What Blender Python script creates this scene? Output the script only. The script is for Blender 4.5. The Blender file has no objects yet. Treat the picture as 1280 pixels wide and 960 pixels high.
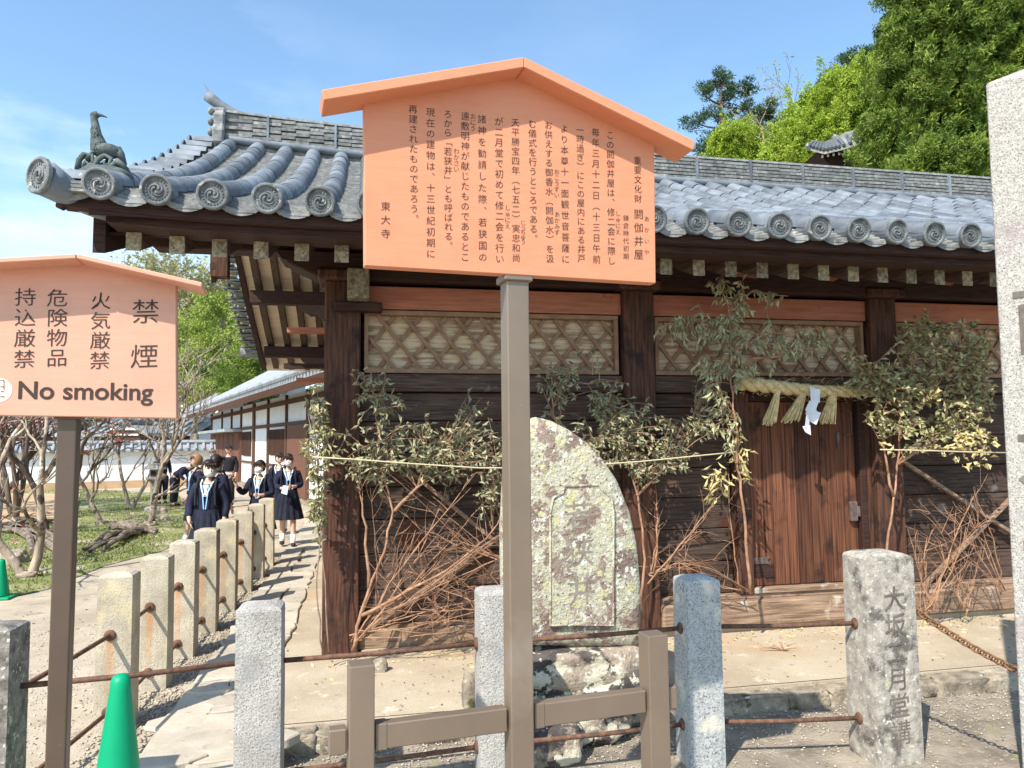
import bpy, bmesh, math, random
import numpy as np
from mathutils import Vector, Matrix, Euler, noise
rad = math.radians
SC = bpy.context.scene
COL = SC.collection
V = Vector

# ------------------------------------------------------------------ camera
FPX = 920.0
CAM = V((0, 0, 1.8))
TH, PITCH, ROLL = rad(11.5), math.atan(69/920), 0.010
fw = V((math.sin(TH)*math.cos(PITCH), math.cos(TH)*math.cos(PITCH), math.sin(PITCH)))
r0 = V((math.cos(TH), -math.sin(TH), 0)); u0 = r0.cross(fw)
rt = r0*math.cos(ROLL) - u0*math.sin(ROLL); up = rt.cross(fw)
cd = bpy.data.cameras.new('camera'); cam = bpy.data.objects.new('camera', cd); COL.objects.link(cam)
cd.sensor_width = 36; cd.lens = FPX/1280*36; cd.clip_start = 0.05; cd.clip_end = 2000
cam.matrix_world = Matrix(((rt.x, up.x, -fw.x, CAM.x), (rt.y, up.y, -fw.y, CAM.y), (rt.z, up.z, -fw.z, CAM.z), (0, 0, 0, 1)))
SC.camera = cam

# ------------------------------------------------------------------ light
SUN_EL, SUN_HEAD = 48, 43
w = bpy.data.worlds.new('World'); SC.world = w; w.use_nodes = True
nt = w.node_tree; nt.nodes.clear()
wo = nt.nodes.new('ShaderNodeOutputWorld'); bg = nt.nodes.new('ShaderNodeBackground')
sky = nt.nodes.new('ShaderNodeTexSky'); sky.sky_type = 'NISHITA'; sky.sun_disc = False
sky.sun_elevation = rad(SUN_EL); sky.sun_rotation = rad(180+SUN_HEAD)
sky.air_density = 1.0; sky.dust_density = 0.5; sky.ozone_density = 2.2
bg.inputs['Strength'].default_value = 0.13
tc = nt.nodes.new('ShaderNodeTexCoord'); mp = nt.nodes.new('ShaderNodeMapping'); mp.inputs['Scale'].default_value = (1.2, 1.2, 3.6)
mp.inputs['Location'].default_value = (0.3, 0.1, 0.25)
nz = nt.nodes.new('ShaderNodeTexNoise'); nz.inputs['Scale'].default_value = 1.9; nz.inputs['Detail'].default_value = 7; nz.inputs['Roughness'].default_value = .55
cr = nt.nodes.new('ShaderNodeValToRGB'); cr.color_ramp.elements[0].position = .47; cr.color_ramp.elements[1].position = .72
cr.color_ramp.elements[1].color = (.6, .6, .6, 1)
mx = nt.nodes.new('ShaderNodeMix'); mx.data_type = 'RGBA'
mx.inputs[7].default_value = (8.5, 8.9, 9.4, 1)
L = nt.links.new
L(tc.outputs['Generated'], mp.inputs['Vector']); L(mp.outputs[0], nz.inputs['Vector']); L(nz.outputs['Fac'], cr.inputs['Fac'])
# thin cloud bank low on the left, faint veils elsewhere
vd = nt.nodes.new('ShaderNodeVectorMath'); vd.operation = 'DOT_PRODUCT'; L(tc.outputs['Generated'], vd.inputs[0])
cdir = ((10-640)/FPX*rt - (195-480)/FPX*up + fw).normalized(); vd.inputs[1].default_value = cdir
mr = nt.nodes.new('ShaderNodeMapRange'); mr.inputs['From Min'].default_value = .93; mr.inputs['From Max'].default_value = .995; mr.inputs['To Min'].default_value = .10; mr.inputs['To Max'].default_value = 1
L(vd.outputs['Value'], mr.inputs[0]); ml = nt.nodes.new('ShaderNodeMath'); ml.operation = 'MULTIPLY'; L(cr.outputs['Color'], ml.inputs[0]); L(mr.outputs[0], ml.inputs[1])
gn = nt.nodes.new('ShaderNodeMix'); gn.data_type = 'RGBA'; gn.blend_type = 'MULTIPLY'; gn.inputs[0].default_value = 1; gn.inputs[7].default_value = (1.42, 1.55, 1.50, 1); L(sky.outputs[0], gn.inputs[6])
L(ml.outputs[0], mx.inputs[0]); L(gn.outputs[2], mx.inputs[6]); L(mx.outputs[2], bg.inputs['Color']); L(bg.outputs[0], wo.inputs['Surface'])
sd = bpy.data.lights.new('sun', 'SUN'); sd.energy = 4.6; sd.angle = rad(.5); sd.color = (1, .94, .84)
sun = bpy.data.objects.new('sun', sd); COL.objects.link(sun)
SDIR = V((math.sin(rad(SUN_HEAD))*math.cos(rad(SUN_EL)), math.cos(rad(SUN_HEAD))*math.cos(rad(SUN_EL)), -math.sin(rad(SUN_EL))))
sun.rotation_euler = SDIR.to_track_quat('-Z', 'Y').to_euler()
SC.view_settings.view_transform = 'Standard'; SC.view_settings.look = 'None'
SC.view_settings.exposure = 0.6; SC.view_settings.gamma = 1

# ------------------------------------------------------------------ sight lines (used to take measurements off the photograph)
def ray(x, y): return fw + (x-640)/FPX*rt - (y-480)/FPX*up
def onz(x, y, z=0.0):
    d = ray(x, y); return CAM + d*((z-CAM.z)/d.z)
def ony(x, y, Y):
    d = ray(x, y); return CAM + d*(Y/d.y)
def onp(x, y, P, n):
    d = ray(x, y); return CAM + d*((P-CAM).dot(n)/d.dot(n))
def atd(x, y, depth): return CAM + ray(float(x), float(y))*float(depth)

# ------------------------------------------------------------------ materials
def mat(name, c1, c2=None, scale=8, stretch=(1, 1, 1), rough=.75, bump=.3, bscale=None, spots=(), rand=0.0, det=6, metal=0, transl=0, p0=.35, p1=.65, bdist=.01, streak=None):
    m = bpy.data.materials.new(name); m.use_nodes = True; t = m.node_tree; b = t.nodes['Principled BSDF']
    N = t.nodes.new; K = t.links.new
    b.inputs['Roughness'].default_value = rough; b.inputs['Metallic'].default_value = metal
    b.inputs['Specular IOR Level'].default_value = .3
    tc = N('ShaderNodeTexCoord'); oi = N('ShaderNodeObjectInfo')
    of = N('ShaderNodeVectorMath'); of.operation = 'SCALE'; cb = N('ShaderNodeCombineXYZ')
    K(oi.outputs['Random'], cb.inputs[0]); K(oi.outputs['Random'], cb.inputs[1]); K(cb.outputs[0], of.inputs[0]); of.inputs[3].default_value = 7.3
    ad = N('ShaderNodeVectorMath'); K(tc.outputs['Object'], ad.inputs[0]); K(of.outputs[0], ad.inputs[1])
    mp = N('ShaderNodeMapping'); mp.inputs['Scale'].default_value = stretch; K(ad.outputs[0], mp.inputs[0])
    def noise_(sc, d=det, vec=mp):
        n = N('ShaderNodeTexNoise'); n.inputs['Scale'].default_value = sc; n.inputs['Detail'].default_value = d; n.inputs['Roughness'].default_value = .62
        K(vec.outputs[0], n.inputs['Vector']); return n
    n1 = noise_(scale)
    rp = N('ShaderNodeValToRGB'); rp.color_ramp.elements[0].position = p0; rp.color_ramp.elements[1].position = p1
    rp.color_ramp.elements[0].color = (*c1, 1); rp.color_ramp.elements[1].color = (*(c2 or tuple(x*1.35 for x in c1)), 1)
    K(n1.outputs['Fac'], rp.inputs[0]); out = rp.outputs[0]
    for i, (c, sc, th, soft) in enumerate(spots):
        n = noise_(sc, 5, ad)
        r2 = N('ShaderNodeMapRange'); r2.inputs['From Min'].default_value = th; r2.inputs['From Max'].default_value = th+soft
        K(n.outputs['Fac'], r2.inputs[0]); mx = N('ShaderNodeMix'); mx.data_type = 'RGBA'
        mp2 = N('ShaderNodeVectorMath'); mp2.inputs[1].default_value = (3.1*i+1.7, 5.3*i+.9, 2.2*i); K(ad.outputs[0], mp2.inputs[0]); K(mp2.outputs[0], n.inputs['Vector'])
        K(r2.outputs[0], mx.inputs[0]); K(out, mx.inputs[6]); mx.inputs[7].default_value = (*c, 1); out = mx.outputs[2]
    if streak:   # rust run: colour, half width, z range
        c, hw, z0, z1, x0 = streak
        sx = N('ShaderNodeSeparateXYZ'); K(tc.outputs['Object'], sx.inputs[0])
        nn = noise_(14, 3, ad); 
        m1 = N('ShaderNodeMath'); m1.operation = 'SUBTRACT'; K(sx.outputs[0], m1.inputs[0]); m1.inputs[1].default_value = x0
        m2 = N('ShaderNodeMath'); m2.operation = 'ABSOLUTE'; K(m1.outputs[0], m2.inputs[0])
        a1 = N('ShaderNodeMapRange'); a1.inputs['From Min'].default_value = hw; a1.inputs['From Max'].default_value = hw*.3; K(m2.outputs[0], a1.inputs[0])
        a2 = N('ShaderNodeMapRange'); a2.inputs['From Min'].default_value = z0; a2.inputs['From Max'].default_value = z1; K(sx.outputs[2], a2.inputs[0])
        a3 = N('ShaderNodeMath'); a3.operation = 'LESS_THAN'; K(sx.outputs[2], a3.inputs[0]); a3.inputs[1].default_value = z1
        q = N('ShaderNodeMath'); q.operation = 'MULTIPLY'; K(a1.outputs[0], q.inputs[0]); K(a2.outputs[0], q.inputs[1])
        q2 = N('ShaderNodeMath'); q2.operation = 'MULTIPLY'; K(q.outputs[0], q2.inputs[0]); K(a3.outputs[0], q2.inputs[1])
        q3 = N('ShaderNodeMath'); q3.operation = 'MULTIPLY'; K(q2.outputs[0], q3.inputs[0]); K(nn.outputs['Fac'], q3.inputs[1])
        q4 = N('ShaderNodeMath'); q4.operation = 'MULTIPLY'; K(q3.outputs[0], q4.inputs[0]); q4.inputs[1].default_value = 1.15; q4.use_clamp = True
        mx = N('ShaderNodeMix'); mx.data_type = 'RGBA'; K(q4.outputs[0], mx.inputs[0]); K(out, mx.inputs[6]); mx.inputs[7].default_value = (*c, 1); out = mx.outputs[2]
    if rand:
        hv = N('ShaderNodeHueSaturation'); mr = N('ShaderNodeMapRange'); mr.inputs['To Min'].default_value = 1-rand; mr.inputs['To Max'].default_value = 1+rand
        K(oi.outputs['Random'], mr.inputs[0]); K(mr.outputs[0], hv.inputs['Value']); K(out, hv.inputs['Color']); out = hv.outputs[0]
    K(out, b.inputs['Base Color'])
    if bump:
        nb = noise_(bscale or scale*3, 8); bp = N('ShaderNodeBump'); bp.inputs['Strength'].default_value = bump; bp.inputs['Distance'].default_value = bdist
        K(nb.outputs['Fac'], bp.inputs['Height']); K(bp.outputs[0], b.inputs['Normal'])
    if transl:
        tr = N('ShaderNodeBsdfTranslucent'); K(out, tr.inputs['Color']); ms = N('ShaderNodeMixShader'); ms.inputs[0].default_value = transl
        K(b.outputs[0], ms.inputs[1]); K(tr.outputs[0], ms.inputs[2]); K(ms.outputs[0], t.nodes['Material Output'].inputs['Surface'])
    return m
XG, YG, ZG = (1, 14, 14), (14, 1, 14), (14, 14, 1)
MT = dict(
 dirt=mat('dirt', (.37, .30, .215), (.52, .44, .33), 1.6, rough=.95, bump=.5, bscale=60, spots=[((.24, .19, .14), 3.5, .58, .12), ((.55, .48, .38), 9, .62, .1), ((.20, .16, .12), 90, .58, .06), ((.64, .57, .46), 60, .62, .05)]),
 sand=mat('sand', (.39, .315, .22), (.51, .43, .315), 1.3, rough=.95, bump=.35, bscale=70, spots=[((.50, .31, .15), .9, .56, .16), ((.66, .58, .46), 5, .60, .12), ((.33, .27, .2), 13, .62, .08), ((.28, .22, .16), 95, .60, .06), ((.72, .65, .54), 70, .64, .05)]),
 grit=mat('grit', (.21, .175, .135), (.42, .355, .275), 3.2, rough=.95, bump=.9, bscale=50, bdist=.02, spots=[((.44, .38, .28), 26, .58, .06), ((.3, .29, .13), 4, .63, .06)]),
 paving=mat('paving', (.40, .35, .275), (.54, .475, .38), 3, rough=.9, bump=.4, bscale=40, rand=.16, spots=[((.25, .22, .18), 9, .6, .1)]),
 pebble=mat('pebble', (.30, .26, .21), (.62, .54, .42), 14, rough=.85, bump=.1, rand=.2),
 curb=mat('curb', (.20, .165, .125), (.46, .39, .29), 9, rough=.95, bump=.9, bscale=30, bdist=.02, rand=.2, spots=[((.10, .11, .045), 6, .6, .06), ((.6, .57, .5), 18, .62, .05)]),
 moss=mat('moss', (.16, .185, .06), (.34, .33, .14), 1.4, rough=1, bump=.8, bscale=40, bdist=.03, spots=[((.46, .40, .27), 2.3, .54, .10)]),
 grass=mat('grass', (.19, .225, .06), (.36, .38, .14), 3, rough=.8, bump=0, transl=.3),
 granite=mat('granite', (.38, .325, .24), (.56, .49, .37), 5, rough=.9, bump=.8, bscale=90, bdist=.008, rand=.1, spots=[((.27, .23, .18), 130, .56, .06), ((.62, .51, .30), 3.5, .58, .15)], streak=((.55, .22, .05), .035, .05, .60, -.02)),
 granite_bright=mat('granite_bright', (.36, .335, .30), (.52, .49, .44), 6, rough=.9, bump=.9, bscale=80, bdist=.010, spots=[((.20, .18, .17), 130, .54, .06), ((.66, .64, .6), 90, .62, .04), ((.30, .31, .31), 4, .58, .1)]),
 granite_blue=mat('granite_blue', (.31, .32, .315), (.50, .51, .49), 60, rough=.9, bump=.8, bscale=80, bdist=.008, spots=[((.13, .13, .13), 90, .56, .05), ((.60, .56, .47), 5, .56, .10)]),
 granite_mossy=mat('granite_mossy', (.27, .24, .20), (.50, .455, .385), 18, rough=.9, bump=.9, bscale=90, bdist=.007, spots=[((.13, .115, .10), 9, .52, .12), ((.62, .59, .52), 40, .60, .04), ((.52, .55, .28), 7, .64, .05)]),
 granite_dark=mat('granite_dark', (.12, .105, .09), (.33, .30, .26), 18, rough=.9, bump=.9, bscale=60, bdist=.01, spots=[((.60, .57, .50), 34, .60, .04), ((.52, .55, .28), 6, .63, .05)]),
 pillar_stone=mat('pillar_stone', (.34, .315, .28), (.52, .485, .43), 40, rough=.9, bump=.9, bscale=70, bdist=.010, spots=[((.17, .155, .14), 120, .55, .05), ((.30, .24, .23), 2.2, .54, .15), ((.70, .68, .62), 75, .63, .04)]),
 lichen_stone=mat('lichen_stone', (.22, .155, .125), (.38, .29, .23), 6, rough=.95, bump=1, bscale=34, bdist=.02, spots=[((.50, .47, .34), 5.5, .46, .05), ((.60, .56, .44), 26, .54, .05), ((.57, .53, .29), 11, .585, .03), ((.26, .18, .14), 3.2, .56, .05), ((.72, .70, .60), 17, .60, .02), ((.14, .11, .09), 50, .60, .04)]),
 dark_stone=mat('dark_stone', (.035, .030, .028), (.12, .10, .09), 6, rough=.9, bump=.9, bscale=22, bdist=.03, spots=[((.36, .29, .22), 3.2, .47, .05), ((.55, .50, .38), 7, .53, .04), ((.66, .63, .54), 20, .61, .03)]),
 incised_shade=mat('incised_shade', (.10, .085, .07), (.2, .17, .14), 12, rough=1, bump=.4),  # strokes are flat; the shade of the cuts is put into this dark colour
 bird_clay=mat('bird_clay', (.05, .065, .06), (.14, .165, .15), 16, rough=.75, bump=.4, bscale=60),
 worn_carving_shade=mat('worn_carving_shade', (.18, .145, .12), (.34, .29, .235), 12, rough=1, bump=.4),  # weathered tone, darkened for the groove shade of flat characters
 rust=mat('rust', (.10, .055, .04), (.23, .12, .075), 30, rough=.8, bump=.4, bscale=90, metal=.3),
 chain=mat('chain', (.16, .075, .035), (.33, .17, .08), 30, rough=.75, bump=.4, bscale=90, metal=.4),
 bronze=mat('bronze_metal', (.24, .178, .13), (.29, .215, .158), 2, rough=.42, bump=.04, bscale=40, metal=.45, spots=[((.34, .27, .21), 1.6, .62, .12), ((.30, .25, .21), 60, .68, .03)]),
 bronze_dark=mat('bronze_dark', (.12, .085, .065), (.15, .105, .08), 2, rough=.42, bump=.04, bscale=40, metal=.45, spots=[((.24, .19, .15), 50, .68, .03)]),
 panel=mat('sign_panel', (.68, .265, .142), (.71, .285, .155), 4, XG, rough=.55, bump=.10, bscale=14, spots=[((.62, .24, .125), 2.2, .52, .2), ((.70, .305, .175), 9, .66, .1)]),
 panel_b=mat('sign_panel_pink', (.70, .345, .235), (.73, .37, .255), 4, XG, rough=.55, bump=.10, bscale=14, spots=[((.56, .32, .22), 2.2, .52, .2), ((.66, .43, .32), 9, .66, .1)]),
 ink=mat('ink', (.045, .03, .025), (.07, .045, .035), 20, rough=.7, bump=0),
 pale_ink=mat('pale_ink', (.85, .62, .5), None, 20, rough=.7, bump=0),
 cone=mat('cone_green', (.0, .30, .135), (.0, .33, .15), 3, rough=.45, bump=.05, spots=[((.05, .36, .2), 9, .62, .1)]),
 tile=mat('tile', (.115, .132, .152), (.20, .222, .25), 5, rough=.6, bump=.2, bscale=40, rand=.32, spots=[((.40, .38, .30), 11, .66, .06)]),
 tile_edge=mat('tile_edge', (.13, .135, .135), (.31, .31, .29), 12, rough=.7, bump=.4, bscale=50, rand=.2, spots=[((.42, .40, .33), 9, .6, .08)]),
 tile_disc=mat('tile_disc', (.085, .095, .10), (.20, .21, .21), 14, rough=.7, bump=.4, bscale=60, rand=.15, spots=[((.40, .40, .32), 16, .63, .05)]),
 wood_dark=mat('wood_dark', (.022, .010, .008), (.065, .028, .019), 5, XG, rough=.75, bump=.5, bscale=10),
 wood_rafter=mat('wood_rafter', (.055, .030, .023), (.15, .095, .072), 5, YG, rough=.8, bump=.4, bscale=10),
 wood_board=mat('wood_board', (.035, .023, .018), (.14, .090, .066), 3.2, (1, 10, 22), rough=.85, bump=.9, bscale=7, rand=.25, bdist=.012, spots=[((.22, .19, .17), 5, .63, .1), ((.09, .035, .018), 2.2, .55, .1)]),
 wood_post=mat('wood_post', (.035, .017, .012), (.14, .058, .034), 3, ZG, rough=.8, bump=.8, bscale=7, bdist=.01, spots=[((.03, .018, .014), 3, .55, .1)]),
 wood_door=mat('wood_door', (.05, .019, .012), (.23, .088, .044), 3.2, (22, 22, .45), rough=.8, bump=.9, bscale=8, bdist=.01, rand=.35, spots=[((.028, .014, .011), 2.2, .53, .14)]),
 wood_sill=mat('wood_sill', (.17, .105, .07), (.40, .27, .18), 3, XG, rough=.85, bump=.9, bscale=6, bdist=.012, spots=[((.5, .42, .33), 4, .6, .1), ((.09, .06, .045), 3, .62, .1)]),
 vermilion=mat('vermilion', (.36, .125, .075), (.50, .19, .115), 2.4, XG, rough=.8, bump=.5, bscale=6, spots=[((.20, .08, .05), 7, .66, .05)]),
 lattice=mat('lattice', (.25, .135, .08), (.34, .205, .125), 9, rough=.85, bump=.4, spots=[((.40, .33, .22), 12, .66, .08)]),
 cream_board=mat('cream_board', (.36, .225, .14), (.70, .53, .34), 2.6, (1, 12, 12), rough=.85, bump=.5, bscale=7, p0=.42, p1=.55),
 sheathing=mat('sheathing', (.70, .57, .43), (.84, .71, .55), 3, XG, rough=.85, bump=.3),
 end_grain=mat('end_grain', (.13, .10, .065), (.40, .34, .22), 30, rough=.9, bump=.5, rand=.3, spots=[((.14, .10, .07), 22, .55, .07)]),
 plaster=mat('plaster', (.74, .74, .73), (.84, .84, .83), 2, rough=.9, bump=.1),
 far_wood=mat('far_wood', (.07, .035, .024), (.14, .07, .045), 4, ZG, rough=.8, bump=.2),
 far_door=mat('far_door', (.13, .055, .035), (.20, .09, .055), 4, ZG, rough=.8, bump=.2),
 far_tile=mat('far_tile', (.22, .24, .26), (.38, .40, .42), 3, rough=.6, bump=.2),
 iron=mat('iron', (.10, .07, .065), (.20, .15, .14), 20, rough=.7, bump=.4, metal=.3),
 straw=mat('straw', (.50, .37, .17), (.76, .60, .32), 22, rough=.85, bump=.6, bscale=60, spots=[((.35, .25, .12), 30, .62, .06)]),
 cord=mat('cord', (.55, .46, .28), (.68, .58, .38), 30, rough=.9, bump=.3),
 paper=mat('paper', (.82, .84, .88), (.88, .89, .92), 5, rough=.8, bump=.05, transl=.2),
 leaf_pale=mat('leaf_pale', (.27, .27, .13), (.62, .59, .36), 13, rough=.6, bump=0, transl=.15),
 leaf_dry=mat('leaf_dry', (.17, .175, .085), (.55, .525, .33), 13, rough=.6, bump=0, transl=.15),
 leaf_olive=mat('leaf_olive', (.20, .20, .08), (.58, .52, .28), 13, rough=.55, bump=0, transl=.15),
 leaf_yellow=mat('leaf_yellow', (.55, .42, .16), (.80, .68, .36), 12, rough=.6, bump=0, transl=.2),
 twig=mat('twig', (.24, .125, .075), (.50, .29, .175), 9, rough=.8, bump=.4),
 twig_grey=mat('twig_grey', (.20, .14, .10), (.36, .27, .20), 9, rough=.8, bump=.4),
 bark_pale=mat('bark_pale', (.20, .15, .11), (.48, .39, .29), 7, (1, 1, .22), rough=.9, bump=1, bscale=14, bdist=.02, spots=[((.08, .06, .045), 5, .54, .06), ((.58, .50, .38), 8, .60, .05)]),
 bark_dark=mat('bark_dark', (.06, .042, .03), (.17, .12, .09), 6, (1, 1, .3), rough=.9, bump=.7),
 root=mat('root_wood', (.07, .05, .035), (.30, .24, .18), 9, rough=.9, bump=.9),
 cedar=mat('cedar_leaf', (.07, .13, .02), (.27, .36, .06), .9, rough=.7, bump=0, transl=.28, spots=[((.30, .36, .06), 1.7, .56, .1), ((.20, .10, .04), 1.3, .67, .05)]),
 spring=mat('spring_leaf', (.26, .38, .04), (.50, .60, .09), .8, rough=.6, bump=0, transl=.35),
 spring_b=mat('young_leaf', (.25, .34, .06), (.48, .54, .14), 1.1, rough=.6, bump=0, transl=.35),
 pine=mat('pine_leaf', (.035, .075, .035), (.09, .15, .06), 1.2, rough=.7, bump=0, transl=.1),
 pale_leaf=mat('pale_leaf', (.30, .33, .12), (.45, .46, .20), 1, rough=.7, bump=0, transl=.3),
 red_leaf=mat('red_bud', (.28, .07, .05), (.42, .14, .10), 2, rough=.7, bump=0, transl=.2),
 hill=mat('hill_soil', (.05, .07, .02), (.10, .13, .04), .3, rough=1, bump=.3),
 skin=mat('skin', (.62, .38, .27), (.68, .43, .31), 8, rough=.55, bump=0),
 hair=mat('hair', (.018, .012, .010), (.035, .024, .02), 30, rough=.45, bump=.2),
 hair_brown=mat('hair_brown', (.25, .13, .06), (.35, .2, .1), 30, rough=.5, bump=.2),
 navy=mat('navy_cloth', (.013, .014, .036), (.022, .024, .052), 12, rough=.85, bump=.2),
 navy_skirt=mat('navy_skirt', (.011, .013, .028), (.02, .023, .042), 12, rough=.85, bump=.2),
 black=mat('black_cloth', (.012, .013, .018), (.022, .023, .03), 12, rough=.85, bump=.2),
 white=mat('white_cloth', (.80, .80, .80), (.86, .86, .86), 8, rough=.8, bump=.05),
 pink=mat('pink_cloth', (.75, .45, .48), (.8, .5, .53), 8, rough=.8, bump=.1),
 skyblue=mat('lanyard_blue', (.25, .5, .8), (.3, .56, .85), 8, rough=.6, bump=0),
 tan=mat('tan_cloth', (.42, .24, .13), (.5, .3, .17), 8, rough=.8, bump=.2),
 shoe=mat('shoe_leather', (.025, .018, .015), (.04, .03, .025), 8, rough=.4, bump=0),
 clay=mat('clay', (.46, .30, .17), (.55, .37, .22), 2, rough=.95, bump=.3),
)

# ------------------------------------------------------------------ objects
WL = {}
def tag(o, label=None, cat=None, group=None, kind=None):
    if label: o['label'] = label
    if cat: o['category'] = cat
    if group: o['group'] = group
    if kind: o['kind'] = kind
    return o
def thing(name, loc, label, cat, group=None):
    o = bpy.data.objects.new(name, None); COL.objects.link(o); o.location = loc; WL[o] = V(loc); o.empty_display_size = .1
    return tag(o, label, cat, group)
class MB:
    def __init__(s): s.v = []; s.f = []
    def add(s, vs, fs):
        n = len(s.v); s.v += [tuple(v) for v in vs]; s.f += [tuple(i+n for i in f) for f in fs]; return s
    def box(s, c, size, rot=None, j=0, rng=None):
        x, y, z = [q/2 for q in size]; c = V(c)
        vs = [V((a*x, b*y, d*z)) for a in (-1, 1) for b in (-1, 1) for d in (-1, 1)]
        if j: vs = [v+V([(rng.random()-.5)*2*j for _ in range(3)]) for v in vs]
        if rot: vs = [rot @ v for v in vs]
        return s.add([v+c for v in vs], [(0, 1, 3, 2), (4, 6, 7, 5), (0, 4, 5, 1), (2, 3, 7, 6), (0, 2, 6, 4), (1, 5, 7, 3)])
    def bb(s, x0, x1, y0, y1, z0, z1): return s.box(((x0+x1)/2, (y0+y1)/2, (z0+z1)/2), (x1-x0, y1-y0, z1-z0))
    def bar(s, p, q, a, b, side=None):
        p, q = V(p), V(q); d = (q-p).normalized(); sd_ = V(side) if side else (V((0, 0, 1)) if abs(d.z) < .9 else V((0, 1, 0)))
        x = d.cross(sd_).normalized(); y = x.cross(d)
        vs = [e+x*(i*a/2)+y*(k*b/2) for e in (p, q) for i in (-1, 1) for k in (-1, 1)]
        return s.add(vs, [(0, 1, 3, 2), (4, 6, 7, 5), (0, 4, 5, 1), (2, 3, 7, 6), (0, 2, 6, 4), (1, 5, 7, 3)])
    def tube(s, pts, rs, n=6, cap=True):
        pts = [V(p) for p in pts]
        if not hasattr(rs, '__len__'): rs = [rs]*len(pts)
        base = len(s.v); d0 = (pts[1]-pts[0]).normalized(); x = d0.orthogonal().normalized()
        for i, p in enumerate(pts):
            d = (pts[min(i+1, len(pts)-1)]-pts[max(i-1, 0)]).normalized()
            x = (x-d*x.dot(d)); x = x.normalized() if x.length > 1e-5 else d.orthogonal().normalized(); y = d.cross(x)
            for k in range(n):
                a = 2*math.pi*k/n; s.v.append(tuple(p+(x*math.cos(a)+y*math.sin(a))*rs[i]))
        for i in range(len(pts)-1):
            for k in range(n):
                a, b = base+i*n+k, base+i*n+(k+1) % n; s.f.append((a, b, b+n, a+n))
        if cap: s.f.append(tuple(base+k for k in range(n))[::-1]); s.f.append(tuple(base+(len(pts)-1)*n+k for k in range(n)))
        return s
    def lathe(s, prof, c=(0, 0, 0), n=20, fn=None):
        base = len(s.v)
        for (r, z) in prof:
            for k in range(n):
                a = 2*math.pi*k/n; rr = r*(fn(a, z) if fn else 1); s.v.append((c[0]+rr*math.cos(a), c[1]+rr*math.sin(a), c[2]+z))
        for i in range(len(prof)-1):
            for k in range(n):
                a, b = base+i*n+k, base+i*n+(k+1) % n; s.f.append((a, b, b+n, a+n))
        s.f.append(tuple(base+k for k in range(n))[::-1]); s.f.append(tuple(base+(len(prof)-1)*n+k for k in range(n))); return s
    def prism(s, poly, off):
        off = V(off); poly = [V(p) for p in poly]; n = len(poly)
        return s.add(poly+[p+off for p in poly], [tuple(range(n))[::-1], tuple(range(n, 2*n))]+[(i, (i+1) % n, n+(i+1) % n, n+i) for i in range(n)])
    def ball(s, c, r, nu=10, nv=7, keep=None):
        c = V(c); r = V(r) if hasattr(r, '__len__') else V((r, r, r)); base = len(s.v)
        for j in range(nv+1):
            t = math.pi*j/nv
            for i in range(nu):
                a = 2*math.pi*i/nu; s.v.append((c.x+r.x*math.sin(t)*math.cos(a), c.y+r.y*math.sin(t)*math.sin(a), c.z+r.z*math.cos(t)))
        for j in range(nv):
            for i in range(nu):
                f = (base+j*nu+i, base+j*nu+(i+1) % nu, base+(j+1)*nu+(i+1) % nu, base+(j+1)*nu+i)
                if keep:
                    m = sum((V(s.v[q]) for q in f), V())/4-c
                    if not keep(V((m.x/r.x, m.y/r.y, m.z/r.z))): continue
                s.f.append(f)
        return s
    def mesh(s, name, m, org=(0, 0, 0), smooth=False):
        me = bpy.data.meshes.new(name); o = V(org)
        me.from_pydata([(v[0]-o.x, v[1]-o.y, v[2]-o.z) for v in s.v], [], s.f); me.update()
        bm = bmesh.new(); bm.from_mesh(me); bmesh.ops.recalc_face_normals(bm, faces=bm.faces); bm.to_mesh(me); bm.free()
        for k in (m if isinstance(m, list) else [m]): me.materials.append(MT[k])
        if smooth: me.polygons.foreach_set('use_smooth', [True]*len(me.polygons))
        return me
    def build(s, name, m, parent=None, org=None, smooth=False, bevel=0, kind=None, label=None, seg=1):
        if org is None: org = WL[parent] if parent else V((0, 0, 0))
        o = inst(name, s.mesh(name, m, org, smooth), parent, org)
        if bevel:
            b = o.modifiers.new('bevel', 'BEVEL'); b.width = bevel; b.segments = seg; b.limit_method = 'ANGLE'
        return tag(o, label, None, None, kind)
def inst(name, me, parent, loc, rot=None):
    o = bpy.data.objects.new(name, me); COL.objects.link(o); loc = V(loc); WL[o] = loc
    if parent: o.parent = parent; o.location = loc-WL[parent]
    else: o.location = loc
    if rot: o.rotation_euler = rot
    return o
def npmesh(name, m, verts, faces_n, parent, org, kind='stuff'):
    """verts (N*k,3) with k verts per leaf, faces_n: list of local tuples per leaf"""
    k, fl = faces_n; N = len(verts)//k; me = bpy.data.meshes.new(name); org = np.array(org)
    vv = (verts-org).astype(np.float32); me.vertices.add(len(vv)); me.vertices.foreach_set('co', vv.ravel())
    nf = len(fl); fl = np.array(fl, dtype=np.int32); q = fl.shape[1]
    idx = (fl[None]+(np.arange(N)*k)[:, None, None]).reshape(-1).astype(np.int32)
    me.loops.add(len(idx)); me.loops.foreach_set('vertex_index', idx); me.polygons.add(N*nf)
    me.polygons.foreach_set('loop_start', np.arange(0, len(idx), q, dtype=np.int32)); me.update(calc_edges=True)
    me.materials.append(MT[m]); o = inst(name, me, parent, org); return tag(o, kind=kind)
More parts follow.
